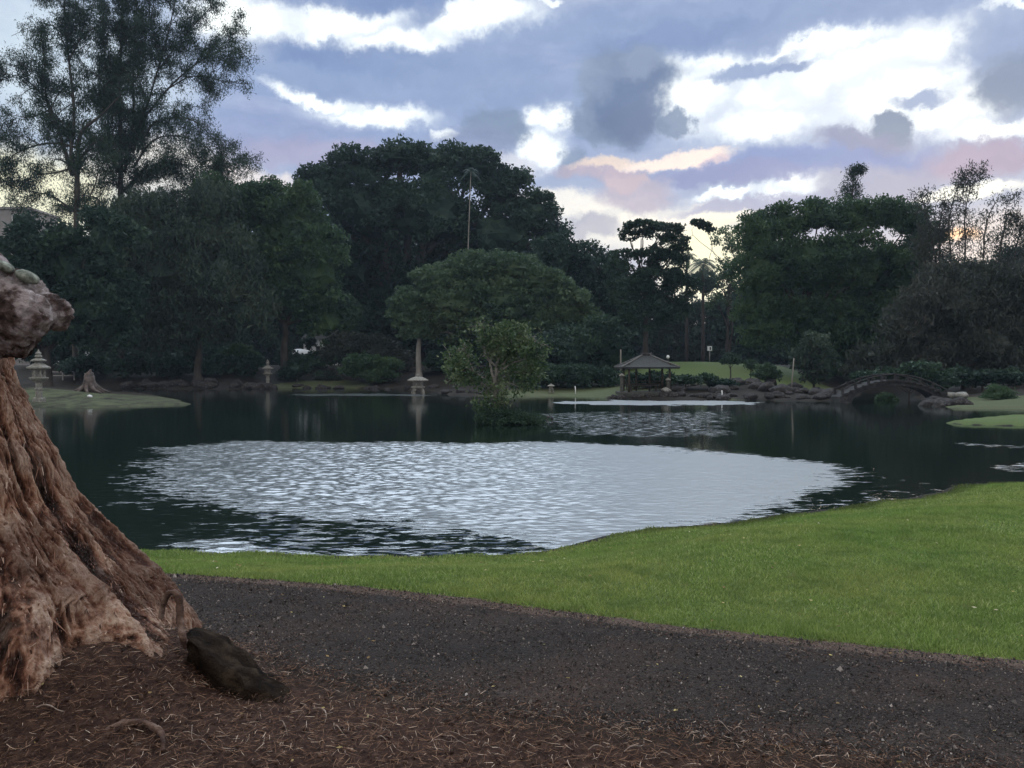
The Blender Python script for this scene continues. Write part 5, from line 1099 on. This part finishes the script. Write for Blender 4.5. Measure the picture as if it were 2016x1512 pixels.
def build_cover():
    # short grass of the near lawn
    n = 1200000; y = 3.6 * np.exp(RNG.random(n) * math.log(19 / 3.6)); x = RNG.uniform(-0.82, 0.92, n) * (y + 1.0)
    P = np.c_[x, y]; keep = (y > far_edge_y(x) + 0.04 * RNG.normal(size=n) + 0.03); P = P[keep]; d = land(P); P = P[d > 0.05 + 0.08 * RNG.random(len(P)) + np.maximum(0, 0.22 * fbm(np.c_[P * 1.7, P[:, 0] * 0], 3) + 0.10 * sstep(P[:, 0], 0, 2))]
    n = len(P); y = P[:, 1]; dd = land(P); z = height(P, dd) ; k = np.clip(y / 5.0, 0.9, 3.2)
    tall = 1 + 0.5 * sstep(0.35 - (y - far_edge_y(P[:, 0])), 0, 0.3)
    H = 0.022 * RNG.uniform(0.5, 1.5, n) * (0.75 + 0.25 * k) * tall * (1 + 0.5 * perlin(np.c_[P * 1.4, P[:, 0] * 0])); w = 0.0036 * k
    a = RNG.uniform(0, 2 * math.pi, n); s = np.c_[np.cos(a), np.sin(a), a * 0] * w[:, None]; ln = RNG.normal(size=(n, 2)) * 0.55
    B = np.c_[P, z - 0.004]; V = np.stack([B - s, B + s, B + np.c_[ln * H[:, None], H]], 1).reshape(-1, 3)
    m, t, b = mat('grass_blades'); g = t.new('ShaderNodeNewGeometry'); pos = g.outputs['Position']; rnd = g.outputs['Random Per Island']
    c = t.ramp(rnd, [(0.0, (0.10, 0.155, 0.035)), (0.5, (0.185, 0.28, 0.066)), (0.85, (0.30, 0.385, 0.105)), (1.0, (0.48, 0.5, 0.26))])
    c = t.mix(t.rng(t.noise(pos, 0.9, 4, 0.6), 0.42, 0.68, 0, 0.55), c, (0.33, 0.34, 0.10))
    c = t.mix(t.rng(t.noise(pos, 0.35, 3, 0.6), 0.48, 0.62, 0, 0.5), c, (0.15, 0.26, 0.055)); c = t.mix(t.rng(t.noise(pos, 7.0, 3, 0.6), 0.62, 0.75, 0, 0.7), c, (0.28, 0.24, 0.12))
    c = t.mix(t.rng(t.noise(pos, 3.5, 3, 0.6), 0.45, 0.68, 0, 0.6), c, (0.10, 0.165, 0.045))
    sh = t.new('ShaderNodeAttribute', attribute_name='damp').outputs['Fac']; c = t.mix(sh, c, (0.065, 0.085, 0.025))
    t.put(b.inputs['Base Color'], c); b.inputs['Roughness'].default_value = 0.6; b.inputs['Specular IOR Level'].default_value = 0.2
    tr = t.new('ShaderNodeBsdfTranslucent'); t.put(tr.inputs[0], c); mx = t.new('ShaderNodeMixShader', inp={0: 0.3}); t.l.new(b.outputs[0], mx.inputs[1]); t.l.new(tr.outputs[0], mx.inputs[2]); t.l.new(mx.outputs[0], t.n['Material Output'].inputs[0])
    o = npmesh('grass', V, np.arange(3 * n).reshape(-1, 3), m); tag(o, 'short mown green lawn between path and pond', 'grass', kind='stuff')
    damp = np.repeat(0.8 * sstep(0.62 - dd + 0.35 * perlin(np.c_[P * 2, P[:, 0] * 0]), 0, 0.4) * sstep(P[:, 0], 0.5, 2.5), 3)
    at = o.data.attributes.new('damp', 'FLOAT', 'POINT'); at.data.foreach_set('value', damp.astype(np.float32))
    # leaves blown onto lawn, path and litter
    n = 1500; x = RNG.uniform(-4.5, 9, n); y = RNG.uniform(2.6, 13, n); P = np.c_[x, y]; P = P[land(P) > 0.15]; n = len(P)
    v, f = leaves(np.c_[P, height(P) + 0.028 * (P[:, 1] > far_edge_y(P[:, 0])) + 0.014], RNG.uniform(0.014, 0.036, n), 1.7, 0.0, quad=True); c_ = v.reshape(n, 4, 3); v = (c_.mean(1, keepdims=True) + (c_ - c_.mean(1, keepdims=True)) * np.array([1, 1, 0.25])).reshape(-1, 3)
    tag(npmesh('fallen_leaves', v, f, island_color('fallen_leaf', [(0.0, (0.06, 0.035, 0.018)), (0.5, (0.2, 0.13, 0.05)), (0.85, (0.36, 0.3, 0.12)), (1.0, (0.5, 0.46, 0.34))])), 'small yellow and brown fallen leaves scattered over lawn and path', 'fallen leaves', kind='stuff')
    # gravel and bark crumbs on the path
    n = 90000; x = RNG.uniform(-5.5, 6.5, n); u = RNG.random(n); yn, yf = near_edge_y(x), far_edge_y(x); y = yn + (yf - yn) * u; ok = (y > 2.2) & (np.abs(x) < y * 0.85 + 0.8); x, y = x[ok], y[ok]; n = len(x)
    P = np.c_[x, y]; z = height(P) + 0.014; s = 0.0038 * np.exp(RNG.normal(0, 0.45, n)); T4 = np.array([[1, 0, -.5], [-.6, .9, -.5], [-.6, -.9, -.4], [0, 0, .9]])
    V = (np.c_[P, z][:, None, :] + RNG.normal(size=(n, 4, 3)) * 0.35 * s[:, None, None] + T4[None] * s[:, None, None]).reshape(-1, 3); i = np.arange(n)[:, None] * 4
    F = np.concatenate([i + np.array([0, 1, 3]), i + np.array([1, 2, 3]), i + np.array([2, 0, 3])])
    gm = island_color('gravel_bits', [(0.0, (0.009, 0.007, 0.006)), (0.5, (0.031, 0.024, 0.021)), (0.9, (0.07, 0.055, 0.047)), (0.985, (0.16, 0.13, 0.11)), (1.0, (0.28, 0.24, 0.21))])
    tag(npmesh('gravel', V, F, gm), 'dark gravel and crumbs strewn over the path', 'gravel', kind='stuff')
    # fallen needles under the trunk, thinning out over the path
    n = 330000; x = RNG.uniform(-4.2, 4.5, n); y = RNG.uniform(2.1, 6.4, n); yn = near_edge_y(x)
    pr = np.where(y < yn, 1.0, np.clip(np.exp(-(y - yn) / 0.22), 0.035, 1)); yf = far_edge_y(x); pr = np.where((y > yf - 0.22) & (y < yf + 0.04), 0.3, pr); pr = np.where(y > yf + 0.04, 0.0, pr)
    pr *= np.where(y < yn, 0.72 + 0.5 * perlin(np.c_[x * 1.6, y * 1.6, x * 0]), 1); ok = RNG.random(n) < pr; x, y = x[ok], y[ok]; n = len(x)
    P = np.c_[x, y]; z = height(P) + 0.012 + np.abs(RNG.normal(0, 0.012, n)) * (y < near_edge_y(x)); P3 = np.concatenate([np.c_[P, z], CAUGHT]); n = len(P3)
    V, F = ribbons(P3, RNG.uniform(0.014, 0.062, n), RNG.uniform(0.001, 0.0024, n), 0.18)
    nm = island_color('fallen_needles', [(0.0, (0.010, 0.004, 0.003)), (0.45, (0.05, 0.023, 0.013)), (0.8, (0.15, 0.078, 0.046)), (0.95, (0.26, 0.16, 0.10)), (1.0, (0.6, 0.47, 0.37))])
    tag(npmesh('fallen_needles', V, F, nm), 'reddish brown fallen needles matted under the large trunk', 'fallen needles', kind='stuff')
    M['needles'] = nm
    # small earthy clods among the needles
    n = 14000; x = RNG.uniform(-4, 4.5, n); y = RNG.uniform(2.1, 5.2, n); ok = y < near_edge_y(x) + 0.18 * RNG.normal(size=n); x, y = x[ok], y[ok]; n = len(x); P = np.c_[x, y]
    s = 0.0045 * np.exp(RNG.normal(0, 0.5, n)); v, f = ico(1); V = (np.c_[P, height(P) + 0.006][:, None] + v[None] * s[:, None, None] * RNG.uniform(0.6, 1.2, (n, 1, 3)) * (1 + 0.3 * RNG.normal(size=(n, len(v), 1)))).reshape(-1, 3)
    F = (np.arange(n)[:, None, None] * len(v) + f[None]).reshape(-1, 3)
    cm = island_color('soil_clods', [(0.0, (0.018, 0.01, 0.007)), (0.7, (0.065, 0.036, 0.025)), (1.0, (0.13, 0.08, 0.055))]); tag(npmesh('soil_crumbs', V, F, cm), 'dark brown soil crumbs under the large trunk', 'soil', kind='stuff')
    # needles caught on the flared roots of the trunk
build_cover()

# twigs one could pick up
M['twig'] = rough_mat('twig_bark', [(0.35, (0.12, 0.08, 0.06)), (0.65, (0.42, 0.34, 0.28))], 20, bump=0.3, bscale=80)
def twig(px, py, L, r, label, group=None, bend=0.15, ang=None):
    x, y = gp(px, py, 0.62); z = gz(x, y) + 0.014; a = ang if ang is not None else random.uniform(-0.5, 0.5)
    pts = [(L * (t - 0.5), bend * L * math.sin(t * 3.1) * random.uniform(0.6, 1.2), 0.01 + 0.012 * math.sin(t * 5)) for t in (0, .25, .5, .75, 1)]
    mb = MB().tube(smooth_path(pts, 3), [r * (1 - 0.6 * i / 13) for i in range(13)], 6)
    o = mb.build('twig', M['twig'], None, smooth=True); o.location = (x, y, z); o.rotation_euler = (0, 0, a); tag(o, label, 'twig', group)
twig(628, 1425, 0.13, 0.004, 'pale crooked twig lying right of the mossy rock wedge', None, 0.2, -0.95)
twig(100, 1478, 0.12, 0.004, 'pale straight twig at bottom left below the trunk', None, 0.05, -0.1)
for i in range(38):
    px_ = random.uniform(330, 1900); py_ = random.uniform(1435 + max(0, px_ - 1300) * 0.05, 1506); twig(px_, py_, random.uniform(0.04, 0.13), random.uniform(0.0013, 0.003), 'pale broken twig among the fallen needles along the bottom of the photo', 'broken twigs among the needles', random.uniform(-0.08, 0.08), random.choice([random.uniform(-0.4, 0.4), random.uniform(-1.3, 1.3)]))

# ------------------------------------------------------------------ the damp evening air
def haze():
    m = bpy.data.materials.new('evening_haze'); m.use_nodes = True; t = NT(m.node_tree); t.n.clear()
    v = t.new('ShaderNodeVolumePrincipled'); v.inputs['Color'].default_value = (0.62, 0.78, 1.0, 1); v.inputs['Density'].default_value = 0.00024; v.inputs['Anisotropy'].default_value = 0.2
    o = t.new('ShaderNodeOutputMaterial'); t.l.new(v.outputs[0], o.inputs['Volume'])
    h = MB().box((0, 600, 24), (1900, 1500, 52)).build('haze', m); tag(h, kind='stuff')
haze()
